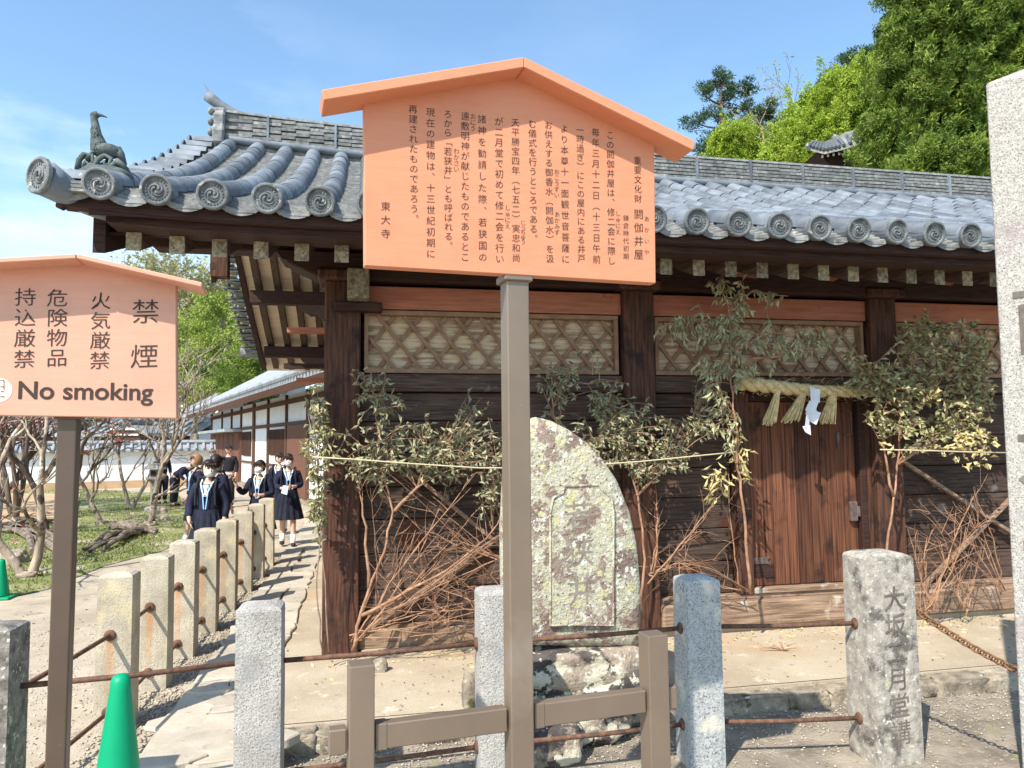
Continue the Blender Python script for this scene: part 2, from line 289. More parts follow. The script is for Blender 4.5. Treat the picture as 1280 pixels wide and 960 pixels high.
def leaves(name, m, C, D, length, width, parent, org, seed=0, fold=.35, kind='stuff'):
    """C base points, D unit directions; folded leaf of two triangles"""
    rs = np.random.RandomState(seed); C = np.asarray(C, float); D = np.asarray(D, float); n = len(C)
    if n == 0: return None
    D /= np.linalg.norm(D, axis=1, keepdims=True)+1e-9; R = rs.normal(size=(n, 3)); S = np.cross(D, R); S /= np.linalg.norm(S, axis=1, keepdims=True)+1e-9; Nn = np.cross(S, D)
    l = length*rs.uniform(.7, 1.3, (n, 1)); w_ = width*rs.uniform(.7, 1.3, (n, 1))
    P = np.stack([C, C+D*l*.5+S*w_*.5+Nn*w_*fold, C+D*l, C+D*l*.5-S*w_*.5+Nn*w_*fold], 1).reshape(-1, 3)
    return npmesh(name, m, P, (4, [(0, 1, 2), (0, 2, 3)]), parent, org, kind)

# ------------------------------------------------------------------ lettering
GL = {}
def glyph(ch, bold=0.0):
    k = (ch, bold)
    if k not in GL:
        c = bpy.data.curves.new('glyph', 'FONT'); c.body = ch; c.size = 1; c.align_x = 'CENTER'; c.resolution_u = 2; c.offset = bold; c.fill_mode = 'FRONT'
        o = bpy.data.objects.new('glyph', c); COL.objects.link(o); me = bpy.data.meshes.new_from_object(o)
        GL[k] = ([tuple(v.co) for v in me.vertices], [tuple(p.vertices) for p in me.polygons])
        bpy.data.objects.remove(o); bpy.data.meshes.remove(me); bpy.data.curves.remove(c)
    return GL[k]
def write(mb, ch, P, ex, ey, size, bold=0.0, ry=0.36, sx=1, slant=0.06):
    vs, fs = glyph(ch, bold)
    mb.add([P+ex*((v[0])*size*sx)+ey*((v[1]-ry+slant*v[0])*size) for v in vs], fs)

# ================================================================== SETTING
rng = random.Random(7)
def sheet(name, poly, z, m, label=None, parent=None, kind='structure', sub=0, relief=0, edge=None):
    bm = bmesh.new(); vs = [bm.verts.new((p[0], p[1], z)) for p in poly]; bm.faces.new(vs)
    if sub:
        bmesh.ops.triangulate(bm, faces=bm.faces)
        for _ in range(sub): bmesh.ops.subdivide_edges(bm, edges=[e for e in bm.edges if e.calc_length() > .25], cuts=1, use_grid_fill=True)
        for v in bm.verts:
            if not v.is_boundary: v.co.z += relief*(noise.noise(v.co*1.3)+.5*noise.noise(v.co*4))
    me = bpy.data.meshes.new(name); bmesh.ops.recalc_face_normals(bm, faces=bm.faces); bm.to_mesh(me); bm.free(); me.materials.append(MT[m])
    for p in me.polygons: p.use_smooth = True
    o = inst(name, me, parent, (0, 0, 0)); return tag(o, kind=kind)
sheet('ground', [(-600, -300), (600, -300), (600, 900), (-600, 900)], -.13, 'grit')
# the raised earth terrace: left path, side of the house, and the yard behind
g = MB(); poly = [(-60, -3), (-.62, -3), (-.62, 3.6), (-.50, 4.99), (14, 5.02), (14, 60), (-60, 60)]
g.prism([V((x, y, -.2)) for x, y in poly], (0, 0, .2)); tag(g.build('terrace', 'dirt'), kind='structure')
sheet('sand_apron', [(-.75, 5.03), (1, 5.02), (14, 5.05), (14, 16), (-.55, 16), (-.65, 12), (-.8, 8), (-.85, 6)], .006, 'sand', sub=5, relief=.004)
lawn_px = [(-120, 790), (-20, 755), (60, 737), (130, 708), (200, 690), (250, 668), (246, 650), (232, 634), (222, 617), (100, 612), (-120, 618)]
lawn = [onz(x, y) for x, y in lawn_px]
sheet('moss_lawn', [(p.x, p.y) for p in lawn], .008, 'moss', sub=6, relief=.03)
# paving slabs beside the house
pv = tag(MB().add([(-1.26, 3.2, .003), (-.60, 3.2, .003), (-.62, 26, .003), (-1.26, 26, .003)], [(0, 1, 2, 3)]).build('path', 'grit'), kind='structure')
y = 3.3
def slab(x0, x1, y0, y1, z, parent, r=.03, nm='paving_stone', m='paving', th=.035):
    pts = []
    for (ax, ay, bx, by) in ((x0, y0, x1, y0), (x1, y0, x1, y1), (x1, y1, x0, y1), (x0, y1, x0, y0)):
        for k in range(3): t = k/3; pts.append(V((ax+(bx-ax)*t+rng.uniform(-r, r), ay+(by-ay)*t+rng.uniform(-r, r), z)))
    c = sum(pts, V())/len(pts); MB().prism([p for p in pts], (0, 0, th)).build(nm, m, parent, org=c, bevel=.008)
while y < 25:
    L1 = rng.uniform(.45, .95)
    if rng.random() < .5: slab(-1.22, -.64, y, y+L1-.035, -.006, pv)
    else:
        s_ = rng.uniform(-1.0, -.85); slab(-1.22, s_-.015, y, y+L1-.035, -.006, pv); slab(s_+.015, -.64, y, y+L1-.035, -.004, pv)
    y += L1
# edge stones of the terrace
x = -.62
kerb = tag(MB().bb(-.62, 13, 4.9, 4.96, -.14, -.04).build('terrace_edge', 'grit'), kind='structure')
rock_n = 0
def rock(name, c, r, m, parent, seed, sub=3, flat=1, ns=1.6, amp=.28, bevel=0, pw=.75):
    bm = bmesh.new(); bmesh.ops.create_icosphere(bm, subdivisions=sub, radius=1)
    for v in bm.verts:
        p = v.co.copy(); q = V([math.copysign(abs(a)**pw, a) for a in p]); k = 1+amp*noise.noise(p*ns+V((seed*7.1, seed*3.3, 0)))+amp*.35*noise.noise(p*ns*3.3+V((seed, 0, 0)))
        v.co = V((q.x*r[0], q.y*r[1], q.z*r[2]))*k
    me = bpy.data.meshes.new(name); bm.to_mesh(me); bm.free(); me.materials.append(MT[m])
    for p in me.polygons: p.use_smooth = sub > 2
    return inst(name, me, parent, c)
i = 0
while x < 9.5:
    L1 = rng.uniform(.22, .5); hgt = rng.uniform(.07, .095)
    rock('edge_stone', (x+L1/2, 4.93+rng.uniform(-.02, .02), -.085), (L1/2*1.12, .085, hgt*.92), 'curb', kerb, i, sub=4, amp=.20, ns=2.4, pw=.38); x += L1; i += 1
for k in range(16):   # side of the step, running to the front
    rock('edge_stone', (-.60+rng.uniform(-.02, .03), 4.75-k*.24, -.085), (.07, .13, .09), 'curb', kerb, 50+k, amp=.22, sub=4, pw=.45)
# cracked slabs lying at the foot of the post
for k, (px, py, rx, ry) in enumerate([(225, 905, .2, .17), (262, 930, .24, .16), (282, 880, .13, .12), (205, 955, .22, .15), (262, 868, .15, .09), (330, 930, .2, .12)]):
    p = onz(px, py, .01)
    n = 9; pts = [V((p.x+rx*math.cos(2*math.pi*q/n)*rng.uniform(.8, 1.15), p.y+ry*math.sin(2*math.pi*q/n)*rng.uniform(.8, 1.15), 0)) for q in range(n)]
    MB().prism(pts, (0, 0, .03+.006*k)).build('flat_stone', 'paving', pv, org=(p.x, p.y, 0), bevel=.008)
# gravel
def gravel(name, n, fn, rmin, rmax, seed, label):
    rs = np.random.RandomState(seed); base = []
    P = np.array([fn(rs) for _ in range(n)]); oc = np.array([(1, 0, 0), (-1, 0, 0), (0, 1, 0), (0, -1, 0), (0, 0, 1), (0, 0, -1)], float)
    r = rs.uniform(rmin, rmax, (n, 1, 1)); sq = rs.uniform(.6, 1.2, (n, 6, 1)); rot = rs.uniform(0, 6.28, n); c, s = np.cos(rot), np.sin(rot)
    O = oc[None]*r*sq; O[:, :, 2] *= .6; X = O[:, :, 0]*c[:, None]-O[:, :, 1]*s[:, None]; Y = O[:, :, 0]*s[:, None]+O[:, :, 1]*c[:, None]; O[:, :, 0] = X; O[:, :, 1] = Y
    o = npmesh(name, 'pebble', (P[:, None]+O).reshape(-1, 3), (6, [(0, 2, 4), (2, 1, 4), (1, 3, 4), (3, 0, 4), (2, 0, 5), (1, 2, 5), (3, 1, 5), (0, 3, 5)]), None, (0, 0, 0)); tag(o, label, 'gravel'); return o
def g1(rs):
    t = rs.beta(1, 1.6); Y = 3.3+t*9; return (-1.36+rs.normal()*.13, Y, .006)
gravel('gravel', 5200, g1, .005, .018, 1, 'loose pale gravel along the foot of the stone fence')
def g2(rs): return (rs.uniform(-.55, 8), 4.88-abs(rs.normal())*.45, -.124)
gravel('grit_stones', 4200, g2, .004, .014, 2, 'scattered small stones on the rough ground before the terrace edge')
def g3(rs): return (rs.uniform(-4.5, -1.5), rs.uniform(3.2, 8.2), .003)
gravel('path_pebbles', 4200, g3, .004, .012, 3, 'small pebbles strewn over the bare earth left of the fence')
def litter(name, n, fn, seed, label, m, L_, W_):
    rs = np.random.RandomState(seed); P = [fn(rs) for _ in range(n)]; D = rs.normal(size=(n, 3))*np.array((1, 1, .25)); o = leaves(name, m, P, D, L_, W_, None, (0, 0, 0), seed); tag(o, label, 'leaf litter')
litter('leaf_litter', 420, lambda rs: (rs.uniform(-.4, 8), 6.36-abs(rs.normal())*.25, .012), 11, 'fallen dry leaves gathered along the foot of the plank wall', 'leaf_yellow', .045, .018)
litter('leaf_litter', 380, lambda rs: (rs.uniform(-.5, 7), rs.uniform(3.9, 6.2), .012 if rs.rand() < .0 else -.118) if rs.rand() < .5 else (rs.uniform(-.4, 7), rs.uniform(5.05, 6.3), .012), 12, 'dry leaf fragments scattered over the apron and the rough ground', 'root', .03, .012)
litter('leaf_litter', 420, lambda rs: (rs.uniform(-4, -1.5), rs.uniform(3.5, 9), .008), 13, 'dry leaf fragments scattered on the earth left of the fence', 'root', .03, .013)
# short grass on the moss lawn
rs = np.random.RandomState(4); pts = []
lx0, lx1 = min(p.x for p in lawn), max(p.x for p in lawn); ly0, ly1 = min(p.y for p in lawn), max(p.y for p in lawn)
def inpoly(x, y, P):
    c = False; j = len(P)-1
    for i in range(len(P)):
        if (P[i].y > y) != (P[j].y > y) and x < (P[j].x-P[i].x)*(y-P[i].y)/(P[j].y-P[i].y)+P[i].x: c = not c
        j = i
    return c
tries = 0
while len(pts) < 26000 and tries < 120000:
    tries += 1; x, y = rs.uniform(lx0, lx1), ly0+(ly1-ly0)*rs.uniform(0, 1)**1.7
    if inpoly(x, y, lawn) and noise.noise(V((x*.6, y*.6, 3)))+rs.uniform(-.3, .3) > -.12: pts.append((x, y, .008))
D = np.column_stack([rs.normal(0, .5, len(pts)), rs.normal(0, .5, len(pts)), np.ones(len(pts))])
o = leaves('grass', 'grass', pts, D, .045, .02, None, (0, 0, 0), 5); tag(o, 'short green grass tufts growing on the moss lawn', 'grass')
# pale forecourt before the far hall
fc = [onz(x, y, 0) for x, y in ((232, 640), (345, 640), (430, 660), (430, 600), (262, 606), (222, 617))]

# ================================================================== STONE FENCES
def post_mesh(wx, wy, h, dome=.026, seed=0, taper=.97):
    b = MB(); lv = [(0, 1), (h*.5, (1+taper)/2), (h-dome*1.15, taper), (h-dome*.75, taper*.955), (h-dome*.30, taper*.70), (h, taper*.25)]
    n = 6; base = 0
    for li, (z, k) in enumerate(lv):
        ring = []
        for (ax, ay, bx, by) in ((-1, -1, 1, -1), (1, -1, 1, 1), (1, 1, -1, 1), (-1, 1, -1, -1)):
            for q in range(n):
                t = q/n; X = (ax+(bx-ax)*t)*wx/2*k; Y = (ay+(by-ay)*t)*wy/2*k
                cr_ = 1-.028*(1 if q == 0 else 0); nn = .006*noise.noise(V((X*9+seed*5, Y*9, z*6)))
                ring.append((X*cr_+nn, Y*cr_+nn, z))
        b.v += ring
        if li:
            o0, o1 = (li-1)*4*n, li*4*n
            for q in range(4*n): b.f.append((o0+q, o0+(q+1) % (4*n), o1+(q+1) % (4*n), o1+q))
    b.f.append(tuple(range((len(lv)-1)*4*n, len(lv)*4*n))); return b
FX = lambda Y: -1.45 + (Y-3.9)*.0265    # line of the side fence (right faces of the posts)
sf = thing('stone_fence', (-1.55, 3.9, 0), 'long row of square stone posts joined by two rusty rails beside the path', 'fence')
rowY = [5.22, 6.02, 6.80, 7.62, 8.55, 9.55, 10.45, 11.35]
PW = .215
pa = None
pls = []
for k, Y in enumerate(rowY):
    me = post_mesh(PW, PW*.9, .97+rng.uniform(-.015, .015), seed=k).mesh('post', 'granite'); x = FX(Y)-PW/2
    pls.append((x, Y)); inst('post', me, sf, (x, Y, 0))
fl = MB(); fl.lathe([(.034, 0), (.036, .008), (.028, .018), (.016, .022)], n=14); flm = fl.mesh('flange', 'rust', smooth=False)
cx0 = -1.66; allp = [(cx0, 3.86)]+pls
for k in range(len(allp)-1):
    (xa, ya), (xb, yb) = allp[k], allp[k+1]
    for z in (.60, .13):
        pa_, pb_ = V((xa-.01, ya+PW*.44, z)), V((xb-.02, yb-PW*.45+.003, z))
        r_ = MB().tube([pa_, (pa_+pb_)/2+V((0, 0, -.004)), pb_], .0135, 10).build('rail', 'rust', sf, org=pa_, smooth=True)
        inst('flange', flm, r_, pb_+V((0, .0, 0)), (rad(90), 0, 0))
# corner post (dark stone on every side) and the front fence
def front_fence():
    ff = thing('stone_fence', (-1.55, 3.9, -.13), 'front row of weathered stone posts with rusty rails below the wooden hall', 'fence')
    defs = [(-1.66, 3.88, .23, .22, 0, .98, 'granite_dark', 'dark corner post with pale speckles'),
            (None, (324, 757), .232, .22, -.01, .97, 'granite_bright', 'rough pale grey post with a patch of shade'),
            (None, (623, 737), .22, .20, -.13, .97, 'granite_bright', 'pale speckled post half behind the sign post'),
            (None, (879, 722), .225, .21, -.13, .97, 'granite_blue', 'bluish speckled post between two rails'),
            (None, (1110, 690), .315, .27, -.13, 1.10, 'granite_mossy', 'thick lichen covered post with carved characters')]
    P = []
    for k, d in enumerate(defs):
        if d[0] is not None: x, y = d[0], d[1]
        else:
            q = onz(d[1][0], d[1][1], d[5]); x, y = q.x, q.y+.10
        P.append(V((x, y, 0))); b = post_mesh(d[2], d[3], d[5]-d[4], seed=20+k, dome=.036 if k == 4 else .028)
        a = 0
        o = inst('post', b.mesh('post', d[6]), ff, (x, y, d[4]), (0, 0, a)); tag(o, d[7])
        if k == 4: LP = o
    for k in range(4):
        a, b = P[k], P[k+1]
        dd = (b-a).normalized()
        for z in (.66, .10):
            if k == 0 and z < .3: continue
            p, q = a+dd*.1+V((0, 0, z)), b-dd*(.15 if k == 3 else .105)+V((0, 0, z))
            if k == 0: p.z += .02; q.z += .01
            r_ = MB().tube([p, (p+q)/2+V((0, 0, -.006)), q], .0135, 10).build('rail', 'rust', ff, org=p, smooth=True)
            inst('flange', flm, r_, q-dd*.0, (0, rad(-90), math.atan2(dd.y, dd.x)))
    # carved characters on the thick post
    ex = V((1, 0, 0)); n_ = V((0, -1, 0))
    mb = MB(); c = P[4]
    for j, ch in enumerate('大坂二月堂講'):
        write(mb, ch, c+n_*(.1355)+ex*.0+V((0, 0, .83-j*.155)), ex, V((0, 0, 1)), .15, bold=.004)
    o = mb.build('carved_lettering', 'incised_shade', ff, org=c); 
    return ff, P
FF, FP = front_fence()
# big inscribed stone pillar at the right edge
bp0 = atd(1276, 905, 3.95); PX, PY = bp0.x, bp0.y
sp = thing('stone_pillar', (PX+.22, PY+.2, -.13), 'tall pale speckled stone pillar with slanted top at the right edge', 'pillar')
ztop_l = CAM.z+(atd(1237, 100, 3.95)-CAM).z; 
sl = atd(1237, 100, 3.95); sb = atd(1276, 905, 3.95)
b = MB(); ex = V((math.cos(-.80), math.sin(-.80), 0)); ey = V((-ex.y, ex.x, 0)); W_ = .52
B0 = V((sb.x-.006, sb.y, -.13)); T0 = V((B0.x, B0.y, 3.80))
lv = []
for t in [i/10 for i in range(11)]:
    p = B0.lerp(V((T0.x, T0.y, T0.z)), t)+ex*.02*t; ww = W_-.04*t
    lv.append([p, p+ex*ww, p+ex*ww+ey*.42, p+ey*.42])
pvs = [v for r4 in lv for v in r4]; fs = []
for i in range(10):
    for k in range(4): fs.append((i*4+k, i*4+(k+1) % 4, i*4+4+(k+1) % 4, i*4+4+k))
top = [v+V((0, 0, 0)) for v in lv[-1]]; cc = sum(top, V())/4+V((0, 0, .13)); pvs.append(cc); fs += [(40+k, 40+(k+1) % 4, 44) for k in range(4)]
b.add(pvs, fs); o = b.build('shaft', 'pillar_stone', sp, bevel=.012, seg=2)
mb = MB(); n_ = V((ex.y, -ex.x, 0))
for j, (px, py) in enumerate([(1320, 395), (1326, 560), (1332, 720)]):
    q = onp(px, py, B0+n_*.002, n_); write(mb, '南大門'[j], q+n_*.003, ex, V((0, 0, 1)), .42, bold=.006)
mb.build('carved_lettering', 'incised_shade', sp)
# chain from the thick post to the pillar
ch0 = FP[4]+V((.14, -.02, .80)); ch1 = V((sb.x+.06, sb.y-.03, .50))
ct = thing('chain', ch0, 'rusty iron chain hanging from the carved post to the stone pillar', 'chain')
lk = MB(); ringp = []
for k in range(14):
    a = 2*math.pi*k/14; ringp.append(V((.030*math.cos(a)+.012*(1 if math.cos(a) > 0 else -1), .017*math.sin(a), 0)))
lk.tube(ringp+[ringp[0]], .0062, 6, cap=False); lkm = lk.mesh('link', 'chain', smooth=True)
N_ = 24; pts = []
for k in range(N_+1):
    t = k/N_; p = ch0.lerp(ch1, t); p.z -= .07*4*t*(1-t)*.5; pts.append(p)
for k in range(N_):
    d = pts[k+1]-pts[k]; q = d.to_track_quat('X', 'Z'); e = (q @ Euler((rad(90)*(k % 2)+.5, 0, 0)).to_quaternion()).to_euler()
    o = inst('link', lkm, ct, (pts[k]+pts[k+1])/2, e)
    kk = d.length/.062; o.scale = (kk*1.12, 1.05, 1.05)

# ================================================================== SIGNS
def sign(cx_px, depth, a, roof_px, board_px, post_w, zb, fascia, label, pm, nm='notice_board', oh=.112, dp=.175):
    ex = V((math.cos(a), math.sin(a), 0)); n_ = V((math.sin(a), -math.cos(a), 0)); Z = V((0, 0, 1))
    p0 = atd(cx_px, 550, depth); base = V((p0.x, p0.y, zb)); t = thing(nm, base, label, 'sign')
    P = base+n_*.0
    def on(x, y, off=0.0): return onp(x, y, P+n_*off, n_)
    BO = .062                                             # front of the panel ahead of the post axis
    bd = [on(x, y, BO) for x, y in board_px]              # outline of the panel
    MB().prism(bd, -n_*.05).build('panel', pm, t, bevel=.003)
    # roof slabs, deeper than the panel
    (tl, ta, tr), (bl, ba, br) = [[on(x, y, BO+oh) for x, y in q] for q in roof_px]
    MB().prism([tl, ta, ba, bl], -n_*dp).build('roof_board', pm, t, bevel=.003)
    MB().prism([ta+ex*.002, tr, br, ba+ex*.002], -n_*dp).build('roof_board', pm, t, bevel=.003)
    zt = fascia
    MB().box((base.x, base.y, (zt+zb)/2), (post_w, post_w, zt-zb), rot=Matrix.Rotation(a, 3, 'Z')).build('post', 'bronze', t, bevel=.004, seg=2)
    return t, ex, n_, on, BO, base
SA = rad(6.5)
t, ex, n_, on, BO, base = sign(645, 2.85, SA, (((402, 112), (655, 71), (869, 176)), ((405, 125), (655, 84), (867, 188))),
    [(456, 332), (455, 128), (655, 88), (818, 176), (820, 354)], .105, -.13, 0, 'large orange wooden notice board on a bronze post covered with brush-written columns', 'panel', oh=.094, dp=.146)
# replace the post height: up to the panel's lower edge
zpt = on(646, 350, 0).z
for o in t.children:
    if o.name.startswith('post'): bpy.data.objects.remove(o)
R3 = Matrix.Rotation(SA, 3, 'Z')
MB().box((base.x, base.y, (zpt-.13)/2), (.090, .090, zpt+.13), rot=R3).build('post', 'bronze', t, bevel=.005, seg=2)
MB().box((base.x, base.y, zpt+.0), (.116, .116, .028), rot=R3).build('cap', 'bronze', t, bevel=.004)
fa = on(451, 828, 0); fb = on(816, 791, 0)
for q in (fa, fb):
    MB().box((q.x, q.y, (q.z-.13)/2), (.088, .088, q.z+.13), rot=R3).build('foot_post', 'bronze', t, bevel=.004, seg=2)
zc = .76
ea = fa-ex*.11; eb = fb+ex*.09
for p, q in ((ea, fa-ex*.05), (fa+ex*.05, base-ex*.053), (base+ex*.053, fb-ex*.05), (fb+ex*.05, eb)):
    p = V((p.x, p.y, zc)); q = V((q.x, q.y, zc)); MB().bar(p, q, .052, .086).build('crossbar', 'bronze', t, bevel=.004)
MB().box((fa.x+ex.x*.07, fa.y+ex.y*.07, zc), (.042, .057, .091), rot=R3).build('sleeve', 'bronze', t, bevel=.003)
MB().box((base.x+ex.x*.074, base.y+ex.y*.074, zc), (.042, .057, .091), rot=R3).build('sleeve', 'bronze', t, bevel=.003)
mb = MB(); Z = V((0, 0, 1))
def zc2(x, y): return 440+x*.3594, 60+y*.3594
def column(s, x0, y0, x1, y1, size=None, bold=0, conv=zc2, f=.97):
    n = len(s); a = on(*conv(x0, y0), BO+.0015); b_ = on(*conv(x1, y1), BO+.0015); L_ = (a-b_).length; st = L_/n
    for i, ch in enumerate(s):
        p = a.lerp(b_, (i+.5)/n); write(mb, ch, p, ex, Z, (size or st*f), bold)
KC = [('重要文化財', 993, 375, 995, 541, .90), ('閼伽井屋', 997, 555, 997, 742, .80), ('鎌倉時代初期', 953, 578, 953, 738, .85), ('この閼伽井屋は︑修二会に際し', 898, 287, 903, 757, .92),
 ('毎年三月十二日︵十三日午前', 847, 275, 851, 754, .84), ('一時過ぎ︶にこの屋内にある井戸', 793, 270, 798, 748, .95), ('より本尊十一面観世音菩薩に', 738, 262, 743, 754, .82), ('お供えする御香水︵閼伽水︶を汲', 683, 252, 689, 750, .92),
 ('む儀式を行うところである︒', 627, 248, 632, 680, .95), ('天平勝宝四年︵七五二︶実忠和尚', 568, 243, 571, 747, .92), ('が二月堂で初めて修二会を行い', 511, 238, 514, 752, .88), ('諸神を勧請した際︑若狭国の', 452, 228, 455, 748, .80),
 ('遠敷明神が献じたものであるとこ', 394, 220, 393, 745, .92), ('ろから﹁若狭井﹂とも呼ばれる︒', 333, 214, 336, 705, .95), ('現在の建物は︑十三世紀初期に', 273, 205, 274, 735, .85), ('再建されたものであろう︒', 212, 196, 217, 612, .92), ('東大寺', 117, 527, 117, 670, .72)]
for s, x0, y0, x1, y1, f in KC: mb = MB(); column(s, x0, y0, x1, y1, f=f, bold=-.004); mb.build('lettering', 'ink', t)
for s, x, y0, y1 in (('あかいや', 1025, 575, 730), ('おこうずい', 712, 420, 522), ('あかみず', 713, 568, 652), ('じっちゅう', 595, 600, 682), ('しゅにえ', 541, 545, 630), ('しゅにえ', 925, 565, 650), ('おにう', 421, 228, 290), ('わかさい', 363, 348, 432)):
    mb = MB(); column(s, x, y0, x, y1, size=.025, bold=-.006); mb.build('lettering', 'ink', t)
# left sign
PM = 'bronze_dark'
t, ex, n_, on, BO, base = sign(86, 2.6, rad(5.5), (((-64, 326), (95, 317), (253, 353)), ((-64, 332), (95, 323), (252, 359))),
    [(-36, 519), (-36, 331), (95, 324), (220, 347), (221, 523)], .115, 0.0, 1, 'smaller pinkish no smoking notice board on a bronze post at the left', 'panel_b', oh=.10, dp=.16)
zpt = on(88, 522, 0).z
for o in t.children:
    if o.name.startswith('post'): bpy.data.objects.remove(o)
R3 = Matrix.Rotation(rad(5.5), 3, 'Z')
MB().box((base.x, base.y, zpt/2), (.062, .062, zpt), rot=R3).build('post', 'bronze_dark', t, bevel=.005, seg=2)
MB().box((base.x, base.y, zpt), (.078, .078, .014), rot=R3).build('cap', 'bronze_dark', t, bevel=.003)
mb = MB()
z4 = lambda x, y: (x/3.2, 300+y/3.2)
for s, x0, y0, x1, y1, sz in (('火気厳禁', 404, 205, 398, 522, .067), ('危険物品', 230, 193, 227, 512, .067), ('持込厳禁', 103, 188, 96, 518, .067)):
    mb = MB(); column(s, x0, y0, x1, y1, size=sz, conv=z4, bold=-.003); mb.build('lettering', 'ink', t)
for ch, x, y in (('禁', 583, 287), ('煙', 577, 466)): mb = MB(); write(mb, ch, on(*z4(x, y), BO+.0015), ex, Z, .094, -.004); mb.build('lettering', 'ink', t)
mb = MB()
# word in latin letters
c = bpy.data.curves.new('w', 'FONT'); c.body = 'No smoking'; c.size = 1; c.offset = .018; o = bpy.data.objects.new('w', c); COL.objects.link(o); me = bpy.data.meshes.new_from_object(o)
vs = [tuple(v.co) for v in me.vertices]; fs = [tuple(p.vertices) for p in me.polygons]; xs = [v[0] for v in vs]; bpy.data.objects.remove(o)
pa_ = on(*z4(72, 634), BO+.0015); pb_ = on(*z4(611, 640), BO+.0015); k = (pb_-pa_).length/(max(xs)-min(xs)); d_ = (pb_-pa_).normalized()
mb.add([pa_+d_*((v[0]-min(xs))*k)+Z*(v[1]*k) for v in vs], fs)
mb.build('lettering', 'ink', t); mb = MB()
for (u0_, v0_, u1_, v1_) in ((0, 560, 16, 563), (14, 561, 17, 600), (0, 585, 14, 588), (2, 604, 16, 607), (0, 625, 18, 628)):
    q = [on(*z4(a, b), BO+.003) for a, b in ((u0_, v0_), (u1_, v0_), (u1_, v1_), (u0_, v1_))]; mb.add(q, [(0, 1, 2, 3)])
mb.build('lettering', 'ink', t)
cc = on(*z4(-8, 600), BO+.001); mb = MB()
mb.add([cc+ex*(.042*math.cos(a))+Z*(.042*math.sin(a)) for a in [2*math.pi*i/28 for i in range(28)]], [tuple(range(28))]); mb.build('emblem', 'pale_ink', t)

# ================================================================== CONES
def cone(p, h, label, rb=.115):
    t = thing('traffic_cone', p, label, 'traffic cone')
    b = MB(); b.lathe([(rb*1.0, .03), (rb*.98, .05), (.046, h-.07), (.044, h-.035), (.034, h-.012), (.018, h-.002), (.004, h)], c=p, n=32); b.build('body', 'cone', t, smooth=True)
    MB().box((p[0], p[1], .016), (rb*3, rb*3, .03)).build('base_plate', 'cone', t, bevel=.01, seg=2)
p = atd(151, 842, 3.47); cone((p.x, p.y, 0), p.z, 'bright green traffic cone standing before the stone fence', rb=.125)
p = onz(2, 748); cone((p.x-.02, p.y, 0), .46, 'small green cone at the foot of the leftmost tree', rb=.1)

# ================================================================== STELE
S_ = 190
sc = atd(718, 812, 920/S_); spt = thing('stone_stele', (sc.x, sc.y, -.13), 'rounded lichen covered stone slab carved with a framed panel, on a rough dark base', 'stone monument')
a_ = rad(3); ex = V((math.cos(a_), math.sin(a_), 0)); n_ = V((math.sin(a_), -math.cos(a_), 0)); Pp = V((sc.x, sc.y, 0))+n_*.11
out_px = [(634, 808), (631, 740), (630, 660), (634, 590), (644, 545), (657, 527), (672, 521), (690, 525), (712, 536), (735, 552), (757, 575), (775, 602), (790, 640), (799, 680), (804, 730), (805, 780), (803, 812)]
ol = [onp(x, y, Pp, n_) for x, y in out_px]
bm = bmesh.new(); c = sum(ol, V())/len(ol)
rings = []
def dens(pl):
    r = []
    for i in range(len(pl)):
        p, q = pl[i], pl[(i+1) % len(pl)]; m_ = max(1, int((q-p).length/.05))
        for k in range(m_): r.append(p.lerp(q, k/m_))
    return r
od = dens(ol)
for (sc_, dn) in ((.0, .0), (.35, .004), (.7, .0), (.9, -.006), (.97, -.02), (1, -.05), (1, -.12), (.97, -.19), (.9, -.22)):
    rings.append([bm.verts.new(c+(p-c)*max(sc_, .001)+n_*(dn+.008*noise.noise(p*6*sc_))) for p in od])
for i in range(len(rings)-1):
    for k in range(len(od)): bm.faces.new((rings[i][k], rings[i][(k+1) % len(od)], rings[i+1][(k+1) % len(od)], rings[i+1][k]))
bm.faces.new(rings[-1]); bmesh.ops.recalc_face_normals(bm, faces=bm.faces)
me = bpy.data.meshes.new('slab'); org = WL[spt]
for v in bm.verts: v.co -= org
bm.to_mesh(me); bm.free(); me.materials.append(MT['lichen_stone']); [setattr(p, 'use_smooth', True) for p in me.polygons]
inst('slab', me, spt, org)
fr = [(688, 782), (688, 640), (692, 622), (704, 616), (706, 608), (748, 606), (752, 612), (764, 622), (767, 640), (767, 782)]
fp = [onp(x, y, Pp+n_*.012, n_) for x, y in fr]
MB().tube(fp+[fp[0]], .008, 6, cap=False).build('carved_frame', 'lichen_stone', spt, smooth=True)
fm = MB().prism([onp(x, y, Pp+n_*.006, n_) for x, y in fr], n_*.005).build('panel', 'lichen_stone', spt)
mb = MB()
for ch, x, y, s in (('若', 724, 645, .20), ('狭', 724, 690, .21), ('井', 727, 738, .20)): write(mb, ch, onp(x, y, Pp+n_*.0125, n_), ex, Z, s, .0)
vs0 = list(mb.v); mb2 = MB(); mb2.add(vs0, mb.f)
mb2.build('carved_lettering', 'worn_carving_shade', spt, kind='stuff')
pd = [(x, y) for x, y in ((715, 870), (680, 850), (765, 868))]
rock('pedestal', (sc.x+.01, sc.y+.02, .10), (.50, .27, .25), 'dark_stone', spt, 3, sub=5, amp=.30, ns=1.5)
rock('pedestal_step', (sc.x+.02, sc.y+.03, .30), (.50, .22, .16), 'dark_stone', spt, 9, sub=4, amp=.18, ns=2)
